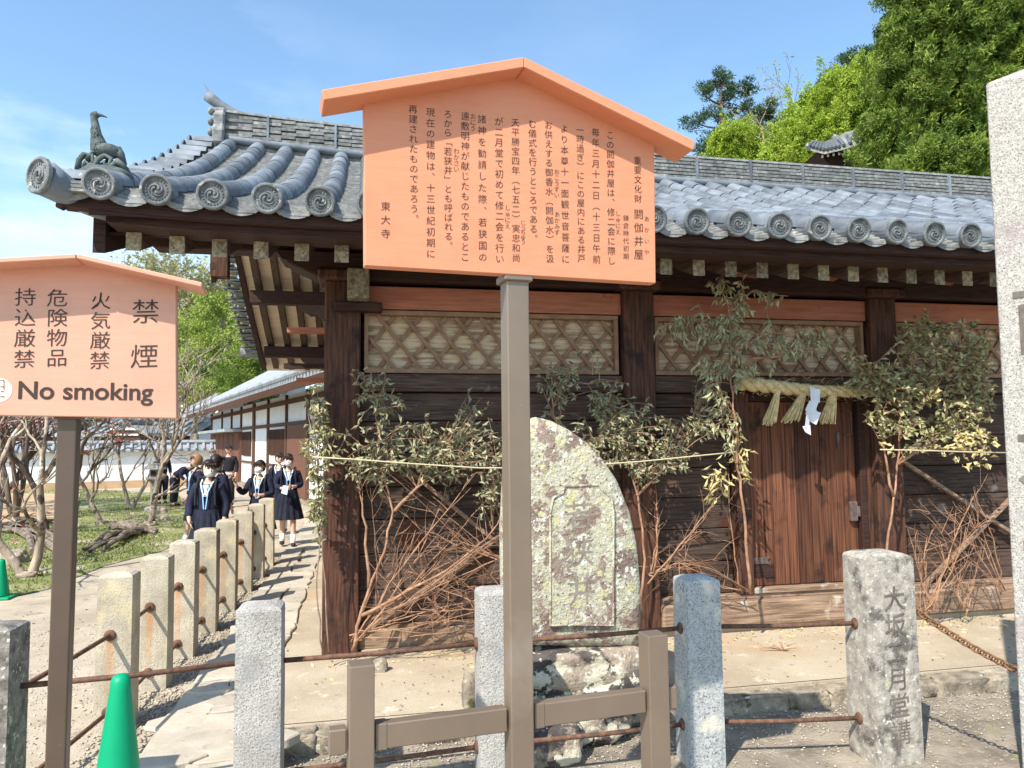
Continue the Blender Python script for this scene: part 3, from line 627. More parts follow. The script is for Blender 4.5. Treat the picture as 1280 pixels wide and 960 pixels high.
for k, (px, py, z, r, lab) in enumerate([(690, 925, .0, (.2, .14, .14), 'dark boulder before the stone stele'), (590, 850, .05, (.07, .1, .2), 'brown upright boulder behind the pale fence post'), (475, 818, .05, (.06, .05, .07), 'grey round stone at the foot of the corner post')]):
    p = atd(px, py, 4.45 if k == 0 else (5.0 if k == 1 else 5.75)); p.z = z-.02
    o = rock('boulder', p, r, 'dark_stone' if k == 0 else 'curb', None, 30+k, sub=4); tag(o, lab, 'boulder')

# ================================================================== THE WOODEN WELL HOUSE
WY = 6.5; EY = 5.2; RY = 10.0; XL = -2.08; XR = 10.6
H = thing('well_house', (2.5, WY, 0), 'dark timber shrine hall with grey tiled gable roof, vermilion beam and lattice band', 'building')
def rz(X): return .17*max(0, min(1, (3-X)/4.8))**1.7
def zr(Y, X=5, rise=1):
    d = 4.8-abs(Y-RY); z = 3.42+.33*d+.0224*d*d+rise*rz(X)*max(0, d/4.8)**2
    e = max(0, 1-(X-XL)/1.6) if X < XL+1.6 else 0
    return z+.07*e*e*max(0, 1-d/3)
def part(b, name, m, bevel=0, org=None, parent=H, smooth=False, kind=None, label=None): return b.build(name, m, parent, org=org, bevel=bevel, smooth=smooth, kind=kind, label=label)
rg = random.Random(11)
# posts
PXs = [-.17, 2.505, 5.08, 7.65, 10.2]
for k, x in enumerate(PXs):
    part(MB().bb(x-.15, x+.15, WY-.12, WY+.18, -.0, 3.17), 'post', 'wood_post', .012, org=(x, WY, 0), label='reddish brown corner post' if k == 0 else None)
for x in PXs: part(MB().bb(x-.14, x+.14, 13.3, 13.6, 0, 3.3), 'post', 'wood_post', .01, org=(x, 13.4, 0))
# foundation, sill
part(MB().bb(.0, 2.33, WY-.10, WY+.2, 0, .055), 'foundation', 'sand'); part(MB().bb(2.68, 10.3, WY-.10, WY+.2, 0, .055), 'foundation', 'sand')
part(MB().bb(-.02, 2.355, WY-.055, WY+.15, .055, .20), 'sill', 'wood_sill', .006)
part(MB().bb(-.02, 2.355, WY-.03, WY+.15, .20, .235), 'sill', 'wood_sill', .004)
for a, b_ in ((2.655, 4.93), (5.23, 7.5), (7.8, 10.05)):
    part(MB().bb(a, b_, WY-.16, WY+.12, .055, .29), 'sill', 'wood_sill', .02)
    part(MB().bb(a, b_, WY-.07, WY+.12, .29, .335), 'sill', 'wood_sill', .006)
# plank walls, each board on its own
def boards(x0, x1, z0=.235, z1=2.22, y=WY):
    z = z0; 
    while z < z1-.01:
        h = min(.29+rg.uniform(-.02, .02), z1-z)
        if z1-z-h < .12: h = z1-z
        yo = rg.uniform(-.008, .008)
        part(MB().bb(x0, x1, y+.02+yo, y+.07, z+.004, z+h-.004), 'wall_board', 'wood_board', .006, org=(x0, y, z)); z += h
boards(-.02, 2.355); boards(2.655, 3.44, .335); boards(5.23, 7.5, .335); boards(7.8, 10.05, .335)
part(MB().bb(-.1, 10.2, WY+.09, WY+.12, 0, 3.3), 'backing', 'wood_dark')
# tie beams
for a, b_ in ((-.02, 2.355), (2.655, 4.93), (5.23, 7.5), (7.8, 10.05)):
    part(MB().bb(a, b_, WY-.06, WY+.06, 2.225, 2.375), 'tie_beam', 'wood_board', .008, org=(a, WY, 2.2))
    part(MB().bb(a, b_, WY-.055, WY+.08, 2.945, 3.145), 'lintel_beam', 'vermilion', .006, org=(a, WY, 2.9))
    # lattice window: frame, cream boards, slats
    x0, x1, z0, z1 = a+.03, b_-.03, 2.385, 2.935
    fr = part(MB().bb(x0, x1, WY+.045, WY+.085, z0, z1), 'lattice_window', 'cream_board', org=(x0, WY, z0))
    for (p, q) in (((x0, z0+.02), (x1, z0+.02)), ((x0, z1-.02), (x1, z1-.02))): part(MB().bb(p[0], q[0], WY-.055, WY+.04, p[1]-.02, p[1]+.02), 'frame', 'lattice', parent=fr, bevel=.004)
    for xx in (x0+.018, x1-.018): part(MB().bb(xx-.018, xx+.018, WY-.052, WY+.038, z0+.04, z1-.04), 'frame', 'lattice', parent=fr, bevel=.004)
    A0, A1, B0, B1 = x0+.036, x1-.036, z0+.04, z1-.04; Hh = B1-B0; sp_ = .228; slope = .80
    for sgn, yy in ((-1, WY+.0), (1, WY+.021)):
        xs = A0-Hh*slope
        while xs < A1+Hh*slope:
            # line x = xs + slope*(z-B0)*sgn'
            f_ = lambda z: xs+slope*(z-B0) if sgn > 0 else xs+slope*(B1-z)
            zs = [B0, B1]; p = [(f_(z), z) for z in zs]
            def clip(p, q):
                (xa, za), (xb, zb) = p, q
                if xa > xb: (xa, za), (xb, zb) = (xb, zb), (xa, za)
                if xb <= A0 or xa >= A1: return None
                if xa < A0: za += (zb-za)*(A0-xa)/(xb-xa); xa = A0
                if xb > A1: zb = za+(zb-za)*(A1-xa)/(xb-xa); xb = A1
                return (xa, za), (xb, zb)
            c = clip(*p)
            if c and abs(c[1][0]-c[0][0]) > .03:
                part(MB().bar((c[0][0], yy, c[0][1]), (c[1][0], yy, c[1][1]), .02, .032, side=(0, 1, 0)) if 0 else MB().bar((c[0][0], yy, c[0][1]), (c[1][0], yy, c[1][1]), .032, .02, side=(0, 1, 0)), 'slat', 'lattice', parent=fr)
            xs += sp_
# head beam, purlins, capitals
part(MB().prism([(10.5, WY-.16, 3.175), (-.25, WY-.16, 3.175), (-.40, WY-.16, 3.20), (-.62, WY-.16, 3.30), (-.70, WY-.16, 3.40), (10.5, WY-.16, 3.40)], (0, .32, 0)), 'head_beam', 'wood_dark', .012)
for x in PXs[:4]:
    part(MB().bb(x-.21, x+.21, WY-.20, WY+.2, 3.165, 3.26), 'bearing_block', 'wood_post', .02)
    part(MB().prism([(x-.55, WY-.17, 3.40), (x-.5, WY-.17, 3.33), (x-.25, WY-.17, 3.27), (x+.25, WY-.17, 3.27), (x+.5, WY-.17, 3.33), (x+.55, WY-.17, 3.40)], (0, .33, 0)), 'bracket_arm', 'wood_dark')
for a, b_ in ((3.3, 3.8), (4.25, 4.62), (5.5, 5.95), (1.2, 1.7)):
    part(MB().prism([(a, WY-.175, 3.405), (a+.06, WY-.175, 3.33), (b_-.12, WY-.175, 3.31), (b_, WY-.175, 3.36), (b_+.02, WY-.175, 3.405)], (0, .06, 0)), 'infill_panel', 'vermilion')
part(MB().bb(-1.7, 10.6, WY-.1, WY+.1, 3.402, 3.47), 'purlin', 'wood_dark', .01)
part(MB().bb(-1.9, 10.6, RY-.12, RY+.12, 4.98, 5.22), 'purlin', 'wood_dark', .01)
part(MB().bb(-1.7, 10.6, 13.4, 13.6, 3.28, 3.47), 'purlin', 'wood_dark', .01)
part(MB().bb(-1.7, 10.6, 11.7, 11.9, 3.92, 4.12), 'purlin', 'wood_dark', .01); part(MB().bb(-1.7, 10.6, 8.1, 8.3, 3.92, 4.12), 'purlin', 'wood_dark', .01)
# white cut beam end beside the corner post and the short beam ends
part(MB().bb(-.13, .05, WY-.36, WY-.17, 2.98, 3.23), 'beam_end', 'end_grain', .01, org=(-.04, 6.2, 3.1))
part(MB().bb(-.24, .16, WY-.2, WY+.2, 2.90, 2.975), 'beam_cap', 'wood_dark', .008)
# gable wall (end wall) with beams and struts
part(MB().bb(-.10, -.04, WY+.18, 13.3, 0, 3.3), 'end_wall', 'wood_board')
part(MB().prism([(-.07, WY, 3.3), (-.07, 13.5, 3.3), (-.07, 11.8, 4.2), (-.07, RY, 4.95), (-.07, 8.2, 4.2)], (.05, 0, 0)), 'gable_wall', 'plaster')
part(MB().bb(-.3, -.1, WY+.3, 13.2, 3.18, 3.44), 'rainbow_beam', 'wood_dark', .03)
part(MB().bb(-.28, -.1, RY-.12, RY+.12, 3.44, 4.98), 'strut', 'wood_dark', .02)
# carved bracket arms under the rear purlins, reaching out over the gable
for Y, z, L_ in ((13.5, 3.28, 1.1), (11.8, 3.92, 1.0), (RY, 4.98, .9)):
    pr_ = [(-.1, z), (-.1, z-.30), (-.30, z-.32), (-.42, z-.27), (-.50, z-.20), (-.60, z-.24), (-.70, z-.15), (-.80, z-.17), (-L_+.05, z-.07), (-L_, z)]
    part(MB().prism([(x, Y-.07, zz) for x, zz in pr_], (0, .14, 0)), 'carved_arm', 'wood_rafter')
    part(MB().bb(-1.15, -.35, Y-.09, Y+.09, z-.44, z-.36), 'arm_strip', 'vermilion')
part(MB().bb(-.62, -.44, 13.42, 13.58, 3.06, 3.13), 'bearing_block', 'vermilion'); part(MB().bb(-1.25, -.1, 12.3, 12.45, 2.98, 3.06), 'tie_rail', 'wood_dark')
# rafters (front and back) and the boards above them
nR = 0
for i in range(43):
    X = -1.60+i*.288
    for side in (-1, 1):
        if side == 1 and i > 8: continue
        pts = [(RY+side*d) for d in (.1, 1.6, 3.2, 4.42)]
        b = MB(); prev = None; vs = []
        for Yk in pts:
            zt = zr(Yk, X, 0)-.285
            vs.append([(X-.048, Yk, zt-.125), (X+.048, Yk, zt-.125), (X+.048, Yk, zt), (X-.048, Yk, zt)])
        f = []; flat = [v for r4 in vs for v in r4]
        for q in range(3):
            for k in range(4): f.append((q*4+k, q*4+(k+1) % 4, q*4+4+(k+1) % 4, q*4+4+k))
        f += [(0, 1, 2, 3), (12, 13, 14, 15)]; b.add(flat, f)
        o = part(b, 'rafter', 'wood_rafter', org=(X, RY, 4)); nR += 1
        if side == -1:
            Yk = pts[-1]-.004; zt = zr(Yk, X, 0)-.285
            part(MB().bb(X-.052, X+.052, Yk-.012, Yk, zt-.130, zt+.004), 'cap', 'end_grain', parent=o, org=(X, Yk, zt), bevel=.004)
def roofstrip(name, m, Ya, Yb, off, th, x0=XL+.28, x1=XR, n=1, parent=H):
    b = MB(); vs = []
    for k in range(n+1):
        Yk = Ya+(Yb-Ya)*k/n; z = zr(Yk)+off; vs += [(x0, Yk, z), (x1, Yk, z), (x1, Yk, z+th), (x0, Yk, z+th)]
    f = [(k*4+q, k*4+(q+1) % 4, k*4+4+(q+1) % 4, k*4+4+q) for k in range(n) for q in range(4)]+[(0, 1, 2, 3), (n*4, n*4+1, n*4+2, n*4+3)]
    b.add(vs, f); return part(b, name, m, org=(x0, Ya, zr(Ya)), parent=parent)
Yk = RY+.15
while Yk < 14.5:      # cream boards seen from below on the rear slope
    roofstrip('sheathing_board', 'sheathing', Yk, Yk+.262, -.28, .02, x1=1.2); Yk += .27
roofstrip('sheathing', 'wood_dark', 5.62, RY-.05, -.28, .02, n=8)  # same boards as the rear; eave shade put in by using dark wood
roof = tag(inst('roof', MB().bb(0, .01, 0, .01, 0, .01).mesh('roof', 'wood_dark'), H, (3, RY, 4.6)), None)
roofstrip('deck', 'wood_dark', 5.28, RY, -.125, .07, n=10, parent=roof); roofstrip('deck', 'wood_dark', RY, 14.72, -.125, .07, n=10, parent=roof)
# eave boards
def eaveboard(name, y0, y1, zt, zb, x0, x1, n=14):
    b = MB(); vs = []
    for k in range(n+1):
        x = x0+(x1-x0)*(k/n)**2; e = zr(EY, x)-3.42; vs += [(x, y0, zb+e), (x, y1, zb+e), (x, y1, zt+e), (x, y0, zt+e)]
    b.add(vs, [(k*4+q, k*4+(q+1) % 4, k*4+4+(q+1) % 4, k*4+4+q) for k in range(n) for q in range(4)]+[(0, 1, 2, 3), (n*4, n*4+1, n*4+2, n*4+3)])
    return part(b, name, 'wood_dark', org=(x0, y0, zb))
eaveboard('eave_board', 5.27, 5.40, 3.385, 3.315, -1.97, XR); eaveboard('fascia', 5.36, 5.66, 3.313, 3.262, -1.72, XR)
# barge boards along both gable slopes with a long pendant
for side in (-1, 1):
    b = MB(); vs = []
    n = 10
    for k in range(n+1):
        Yk = RY+side*(.0+4.45*k/n); z = zr(Yk, XL)-.13; hh = .30 if k < n-1 else .34
        vs += [(-1.86, Yk, z-hh), (-1.78, Yk, z-hh), (-1.78, Yk, z), (-1.86, Yk, z)]
    b.add(vs, [(k*4+q, k*4+(q+1) % 4, k*4+4+(q+1) % 4, k*4+4+q) for k in range(n) for q in range(4)]+[(0, 1, 2, 3), (n*4, n*4+1, n*4+2, n*4+3)])
    part(b, 'barge_board', 'wood_dark', org=(-1.8, RY, 5))
pd_ = [(-.26, 5.0), (-.30, 4.75), (-.20, 4.6), (-.22, 4.35), (-.12, 4.2), (-.13, 4.02), (0, 3.86), (.13, 4.02), (.12, 4.2), (.22, 4.35), (.20, 4.6), (.30, 4.75), (.26, 5.0)]
part(MB().prism([(-1.93, RY+y*.8, z) for y, z in pd_], (.06, 0, 0)), 'gable_pendant', 'wood_dark')
part(MB().bb(-1.92, -1.72, RY-.1, RY+.1, 3.93, 4.5), 'pendant_post', 'wood_post')
# diagonal braces before the planks
def brace(p, q): part(MB().bar(ony(*p, WY-.05), ony(*q, WY-.05), .05, .035), 'brace', 'wood_sill', .004)
brace((486, 568), (648, 700)); brace((452, 792), (660, 645)); brace((1112, 566), (1300, 690)); brace((1135, 752), (1275, 612))
# door
dx0, dx1, dz0, dz1 = 3.60, 4.78, .38, 2.14
part(MB().bb(3.45, 3.60, WY-.09, WY+.1, .335, 2.223), 'door_jamb', 'wood_post', .008); part(MB().bb(4.78, 4.85, WY-.07, WY+.1, .335, 2.223), 'door_jamb', 'wood_dark', .006)
part(MB().bb(4.852, 4.93, WY-.04, WY+.1, .335, 2.223), 'door_jamb', 'wood_post', .006)
part(MB().bb(3.6, 4.78, WY-.07, WY+.1, 2.14, 2.223), 'door_head', 'wood_dark', .006); part(MB().bb(3.6, 4.78, WY-.09, WY+.08, .335, .385), 'door_step', 'wood_sill', .006)
door = part(MB().bb(dx0, dx1, WY+.05, WY+.08, dz0+.01, dz1), 'door', 'wood_dark')
xx = dx0+.005
while xx < dx1-.02:
    wd = min(rg.uniform(.10, .16), dx1-xx-.004); part(MB().bb(xx+.002, xx+wd-.002, WY-.01+rg.uniform(-.003, .003), WY+.048, dz0+.012, dz1-.005), 'plank', 'wood_door', .004, org=(xx, WY, dz0), parent=door); xx += wd
q = ony(682, 638, WY); q = ony(1066, 639, WY-.03)
part(MB().box((q.x, WY-.04, q.z), (.075, .04, .19)), 'lock', 'iron', .006, parent=door); part(MB().box((q.x+.045, WY-.05, q.z), (.035, .03, .10)), 'lock', 'iron', .004, parent=door)
q = ony(1048, 548, WY-.03); q2 = ony(1058, 530, WY-.03)
hb = MB().tube([(q2.x-.03, WY-.01, q2.z+.13), (q2.x-.03, WY-.055, q2.z+.13), (q2.x+.035, WY-.055, q2.z+.125), (q2.x+.035, WY-.055, q2.z-.10), (q2.x-.03, WY-.055, q2.z-.105), (q2.x-.03, WY-.01, q2.z-.105)], .007, 6)
part(hb, 'handle', 'iron', parent=door, smooth=True); part(MB().box((q.x, WY-.025, q.z-.02), (.03, .02, .17)), 'latch', 'iron', .004, parent=door)
q = ony(948, 701, WY-.03)
part(MB().prism([(q.x-.13, WY-.012, q.z-.03), (q.x+.09, WY-.012, q.z-.032), (q.x+.13, WY-.012, q.z-.045), (q.x+.10, WY-.012, q.z), (q.x+.13, WY-.012, q.z+.03), (q.x-.13, WY-.012, q.z+.028)], (0, -.012, 0)), 'hinge_strap', 'iron', parent=door)
part(MB().bb(q.x-.12, q.x+.16, WY-.018, WY-.011, q.z-.16, q.z-.04), 'patch', 'wood_dark', parent=door)

# ---------------- roof tiles
tileM = MB()
def barrel(L_, r1, r2, n=8):
    b = MB(); b.tube([(0, 0, 0), (0, L_, 0)], [r1, r2], n*2); return b
def arc_tile(L_, ra, rb_, n=8, th=.012):       # half barrel, open below, lapping under the next one
    b = MB(); vs = []
    for (y, r) in ((0, ra), (L_, rb_)):
        for k in range(n+1):
            a = math.pi*k/n; vs.append((r*math.cos(a), y, r*math.sin(a)*1.02))
        for k in range(n+1):
            a = math.pi*k/n; vs.append(((r-th)*math.cos(a), y, (r-th)*math.sin(a)))
    m_ = n+1; f = []
    for k in range(n): f += [(k, k+1, 2*m_+k+1, 2*m_+k), (m_+k, 3*m_+k, 3*m_+k+1, m_+k+1), (k, m_+k, m_+k+1, k+1)]
    b.add(vs, f); return b
PITX = .353; rows = [-1.71+PITX*i for i in range(35)]
seg_d = []; NT = 12; Ld = 4.62/NT
atm = arc_tile(Ld*1.06, .099, .094).mesh('round_tile', 'tile', smooth=False)
for p in atm.polygons: p.use_smooth = True
items = []
for i, X in enumerate(rows):
    for k in range(NT):
        Y0 = EY+.04+Ld*k; Y1 = Y0+Ld; z0, z1 = zr(Y0, X)+.045, zr(Y1, X)+.045
        mid = V((X, (Y0+Y1)/2, (z0+z1)/2)); v = mid-CAM; dep = v.dot(fw); px = 640+FPX*v.dot(rt)/dep; py = 480-FPX*v.dot(up)/dep
        hid = (452 < px < 822 and 90 < py < 352) or px > 1245
        items.append((hid, dep, X, Y0, z0, math.atan2(z1-z0, Y1-Y0)))
items.sort(key=lambda t: (t[0], t[1])); rest = MB()
for n_i, (hid, dep, X, Y0, z0, sl_) in enumerate(items):
    if n_i < 298 and not hid:
        inst('round_tile', atm, roof, (X+rg.uniform(-.004, .004), Y0, z0+rg.uniform(0, .004)), (sl_+rg.uniform(-.012, .012), 0, rg.uniform(-.012, .012)))
    else:
        R_ = Matrix.Rotation(sl_, 3, 'X'); rest.add([R_ @ V(v.co)+V((X, Y0, z0)) for v in atm.vertices], [tuple(p.vertices) for p in atm.polygons])
rest.build('round_tile', 'tile', roof, kind='stuff', smooth=True)
# decorated end disc
db = MB(); db.lathe([(.098, 0), (.106, .006), (.106, .028), (.098, .034), (.088, .034), (.082, .022), (.078, .018), (.04, .017), (.001, .017)], n=28)
for q in range(20):
    a = 2*math.pi*q/20; db.box((.067*math.cos(a), .067*math.sin(a), .019), (.010, .010, .008))
for c3 in range(3):
    pts = []; rs_ = []
    for q in range(9):
        t_ = q/8; a = c3*2*math.pi/3+t_*3.6; r = .013+.036*t_**.8; pts.append((r*math.cos(a), r*math.sin(a), .019)); rs_.append(.0105*(1-t_)**.6+.0022)
    db.tube(pts, rs_, 5)
dm = db.mesh('end_disc', 'tile_disc'); 
collar = MB().tube([(0, 0, 0), (0, .17, 0)], [.098, .094], 20).mesh('end_tile', 'tile', smooth=False)
for i, X in enumerate(rows):
    z = zr(EY, X)+.05; e = inst('end_tile', collar, roof, (X, EY+.002, z), (rad(9), 0, 0)); inst('disc', dm, e, (X, EY, z), (rad(90), 0, rg.uniform(0, 6)) if 0 else (rad(92), rg.uniform(0, 6), 0))
    MB().tube([(X-.02, EY+.13, z+.10), (X+.0, EY+.13, z+.125)], .006, 5).build('nail', 'iron', e)
# eave tiles between discs: three lapped crescents
def crescent(w_, sag, drop, depth, z, y, n=10):
    b = MB(); vs = []
    for k in range(n+1):
        t_ = -1+2*k/n; zc_ = z-sag*(1-t_*t_); vs += [(t_*w_/2, y, zc_), (t_*w_/2, y, zc_-drop*(1-.35*t_*t_)), (t_*w_/2, y+depth, zc_+depth*.33), (t_*w_/2, y+depth, zc_-.012+depth*.33)]
    f = []
    for k in range(n):
        a, c = k*4, k*4+4; f += [(a, c, c+1, a+1), (a, a+2, c+2, c), (a+1, c+1, c+3, a+3)]
    b.add(vs, f); return b
em = MB()
for j, (y, z, dr) in enumerate(((0, .0, .046), (.05, .036, .020), (.10, .066, .018), (.15, .096, .016))):
    cb_ = crescent(PITX*1.02, .075, dr, .14, z+.015, y); em.add(cb_.v, cb_.f)
em.bb(-.10, .10, -.004, 0, -.082, -.070)
eme = em.mesh('eave_tile', 'tile_edge')
for i in range(-1, len(rows)-1):
    X = (rows[i]+PITX/2) if i >= 0 else rows[0]-PITX/2
    inst('eave_tile', eme, roof, (X, EY+.03, zr(EY, X)+.032))
# lapped flat tiles between the rows
fb_ = MB(); 
for i in range(-1, len(rows)-1):
    X = (rows[i]+PITX/2) if i >= 0 else rows[0]-PITX/2
    for k in range(52):
        Y0 = EY+.22+k*.085
        if Y0 > 9.85: break
        z0, z1 = zr(Y0, X), zr(Y0+.10, X); n = 4; base = len(fb_.v); jx = rg.uniform(-.006, .006)
        for q in range(n+1):
            t_ = -1+2*q/n; s_ = -.035*(1-t_*t_)+.035; x_ = X+t_*.125+jx; fb_.v += [(x_, Y0, z0+s_+.0), (x_, Y0, z0+s_+.034), (x_, Y0+.10, z1+s_+.006)]
        for q in range(n):
            a, c = base+q*3, base+q*3+3; fb_.f += [(a, c, c+1, a+1), (a+1, c+1, c+2, a+2)]
fb_.build('flat_tile', 'tile_edge', roof, kind='stuff')
# back slope verge: stacked tile edges seen from below, and white pointing
for side in (-1, 1):
    Y_ = 0; k = 0
    while Y_ < 4.75:
        Yc = RY+side*(4.78-Y_); z = zr(Yc, XL); sl_ = -side*math.atan(.33+.045*(Y_)); 
        if side == 1:
            for j, (a0, a1) in enumerate(((-2.05, -1.80), (-2.14, -1.9), (-2.22, -2.0))):
                MB().box((0, 0, 0), (a1-a0+.02, .26, .028), j=.006, rng=rg).build('verge_tile', 'tile_edge', roof, org=(0, 0, 0)).location = V(((a0+a1)/2, Yc, z-.085+j*.045))-WL[roof]
                roof.children[-1].rotation_euler = (sl_, 0, 0) if False else (0, 0, 0)
        Y_ += .27; k += 1
# side-pointing verge barrels
vt = arc_tile(.30, .088, .080).mesh('verge_barrel', 'tile', smooth=True)
for side in (-1, 1):
    for k in range(15):
        Y_ = .30+k*.32; Yc = RY+side*(4.8-Y_); X0 = XL-.10; z = zr(Yc, XL)+.03
        if side == 1: X0 = XL-.03
        o = inst('verge_barrel', vt, roof, (X0, Yc, z), (0, 0, rad(-90))); o.rotation_euler = (0, rad(-0), rad(-90)); 
        inst('disc', dm, o, (X0-.01, Yc, z+.005), (0, rad(-90), 0)); o.children[-1].rotation_euler = (rad(90), 0, 0); o.children[-1].location = (0, -.03, 0); o.children[-1].scale = (.85, .85, .85)
# big corner barrel, tilted up, with its disc
cpos = ony(55, 222, EY-.03); cang = rad(-38)
cb_ = MB(); ps = []; rr = []
for q in range(9):
    t_ = q/8; ps.append((-.0+.0, .50*t_, -.11*math.sin(min(1, t_*1.15)*math.pi/2)+.03*t_)); rr.append(.118-.034*min(1, t_*2.2))
cb_.tube(ps, rr, 22); co = cb_.build('corner_barrel', 'tile', roof, org=(0, 0, 0), smooth=True); co.location = cpos-WL[roof]; co.rotation_euler = (0, 0, cang); WL[co] = cpos
d_ = inst('disc', dm, co, cpos, (rad(90), 0, 0)); d_.location = (0, -.012, 0.004); d_.scale = (1.16, 1.16, 1.1)
fl_ = MB()
for j in range(3):
    fl_.box((-1.90+.02*j, EY+.10+.01*j, zr(EY, XL)-.03+.028*j), (.22, .24, .020))
fl_.build('corner_layers', 'tile_edge', roof)
part(MB().tube([(-1.99, EY+.1, 3.40), (-1.95, EY+.1, 3.38)], .035, 10), 'corner_plug', 'wood_dark')
# rear corner barrel (white-rimmed)
part(MB().tube([(-2.28, 14.75, 3.50), (-1.9, 14.7, 3.50)], .10, 14), 'corner_barrel', 'tile_edge', parent=roof)
# ridge: stacked long tiles as separate pieces, cap row, dividers
x0, x1 = -1.78, XR; zb = zr(RY)-.02
def ridge_run(y0, y1, z0, z1, xa, xb):
    b = MB(); n = 22; vs = []
    for k in range(n+1):
        x = xa+(xb-xa)*(k/n)**1.5; r = rz(x); vs += [(x, y0, z0+r), (x, y1, z0+r), (x, y1, z1+r), (x, y0, z1+r)]
    b.add(vs, [(k*4+q, k*4+(q+1) % 4, k*4+4+(q+1) % 4, k*4+4+q) for k in range(n) for q in range(4)]+[(0, 1, 2, 3), (n*4, n*4+1, n*4+2, n*4+3)]); return b
part(ridge_run(RY-.165, RY+.165, zb-.1, zb+.40, x0+.02, x1), 'ridge_core', 'tile_edge', parent=roof)
noshi = MB().box((0, 0, 0), (.352, .06, .036)).mesh('ridge_tile', 'tile_edge')
cnt = 0; reM = MB()
for row in range(6):
    xk = x0+(.18 if row % 2 else 0)
    while xk < x1:
        c = (xk+.18, RY-.20+row*.006, zb+.10+row*.054+rz(xk+.18))
        v = V(c)-CAM; px = 640+FPX*v.dot(rt)/v.dot(fw)
        if not (452 < px < 822) and px < 1245 and cnt < 298: inst('ridge_tile', noshi, roof, (c[0], c[1]+rg.uniform(-.012, .008), c[2]), (rad(11), rg.uniform(-.014, .014), 0)); cnt += 1
        else: reM.box(c, (.352, .06, .036))
        xk += .36
reM.build('ridge_tile', 'tile_edge', roof, kind='stuff')
part(MB().tube([(x0-.02+(x1-x0)*(k/20)**1.5, RY-.20, zb+.045+rz(x0+(x1-x0)*(k/20)**1.5)) for k in range(21)], .05, 10), 'ridge_roll', 'tile', parent=roof, smooth=True)
xk = x0+.55
while xk < x1: part(MB().bb(xk-.014, xk+.014, RY-.246, RY-.19, zb+.07+rz(xk), zb+.405+rz(xk)), 'ridge_divider', 'tile', parent=roof); xk += .86
part(ridge_run(RY-.21, RY+.21, zb+.400, zb+.43, x0-.02, x1), 'ridge_cap', 'tile_edge', parent=roof)
b = MB(); xk = x0
while xk < x1: b.tube([(xk, RY, zb+.43+rz(xk)), (xk+.30, RY, zb+.43+rz(xk+.3))], [.075, .07], 12); xk += .31
b.build('ridge_cap_roll', 'tile', roof, kind='stuff', smooth=True)
zb += rz(x0)
# ridge-end ornament: slab with shoulders, and the upturned horn-like cylinder on top
on_ = [(-.30, zb-.05), (-.34, zb+.12), (-.28, zb+.22), (-.30, zb+.34), (-.24, zb+.38), (-.24, zb+.44), (-.12, zb+.49), (.12, zb+.49), (.24, zb+.44), (.24, zb+.38), (.30, zb+.34), (.28, zb+.22), (.34, zb+.12), (.30, zb-.05)]
og = part(MB().prism([(x0-.12, RY+y, z) for y, z in on_], (.14, 0, 0)), 'ridge_end_ornament', 'tile_edge', parent=roof, bevel=.02)
hp = []; hr = []
for q in range(10):
    t_ = q/9; hp.append((x0+.50-.74*t_, RY-.02, zb+.43+.25*t_**2.6)); hr.append(.045+.032*t_**2)
part(MB().tube(hp, hr, 14), 'upturned_horn', 'tile', parent=roof, smooth=True)
part(MB().tube([(x0-.22, RY, zb+.72), (x0-.26, RY, zb+.79), (x0-.30, RY, zb+.86)], [.02, .01, .004], 6), 'horn_tip', 'tile', parent=roof)
for q in range(3): part(MB().ball((x0-.15, RY-.24, zb+.10+q*.14), (.04, .07, .05)), 'scroll', 'tile_edge', parent=roof, smooth=True)
# ---------------- crane ornament on a carved cloud
bp_ = ony(128, 232, EY+.42); cz = zr(EY+.4, -1.9)+.10; cx = bp_.x
orn = inst('bird_ornament', MB().ball((cx+.02, EY+.42, cz+.0), (.19, .13, .075), 16, 10).mesh('bird_ornament', 'bird_clay', (cx, EY+.42, cz), True), H, (cx, EY+.42, cz))
P_ = lambda x, y, Y=EY+.40: ony(x, y, Y)
sw = MB()
for pts, r0_, r1_ in (([(97, 212), (99, 200), (106, 193), (115, 194), (117, 202), (111, 206), (107, 201)], .022, .010), ([(118, 214), (122, 200), (131, 194), (139, 198), (137, 206), (130, 206), (130, 201)], .024, .010), ([(104, 214), (112, 207), (119, 205), (125, 209)], .02, .012),
        ([(136, 212), (146, 203), (152, 206), (158, 214)], .026, .018), ([(98, 206), (101, 196), (105, 191)], .02, .012), ([(145, 202), (152, 206), (160, 217)], .03, .016), ([(108, 200), (116, 190), (124, 189)], .018, .01), ([(100, 214), (108, 216), (116, 214)], .022, .02), ([(122, 212), (134, 214), (148, 213)], .024, .02)):
    for dy in (0, .10): 
        n = len(pts); sw.tube([P_(x, y)+V((0, dy, 0)) for x, y in pts], [r0_+(r1_-r0_)*i/(n-1) for i in range(n)], 7)
sw.build('carved_cloud', 'bird_clay', orn, smooth=True)
bd_ = MB(); bd_.ball(P_(133, 189, EY+.44), (.105, .07, .055), 14, 10); bd_.ball(P_(126, 187, EY+.44), (.07, .06, .055), 12, 8)
bd_.tube([P_(x, y, EY+.44) for x, y in ((145, 188), (151, 195), (157, 206))], [.045, .032, .012], 8); bd_.build('body', 'bird_clay', orn, smooth=True)
nk = MB(); nk.tube([P_(x, y, EY+.44) for x, y in ((127, 190), (123, 180), (120.5, 168), (119, 156), (117.5, 148), (118.5, 143.5), (122, 142.5))], [.062, .055, .036, .027, .024, .027, .022], 12); nk.ball(P_(118.5, 144, EY+.44), (.032, .028, .026), 10, 8); nk.build('neck', 'bird_clay', orn, smooth=True)
MB().tube([P_(x, y, EY+.44) for x, y in ((121, 143.5), (128, 144.5), (134, 147))], [.017, .009, .003], 8).build('beak', 'bird_clay', orn, smooth=True)
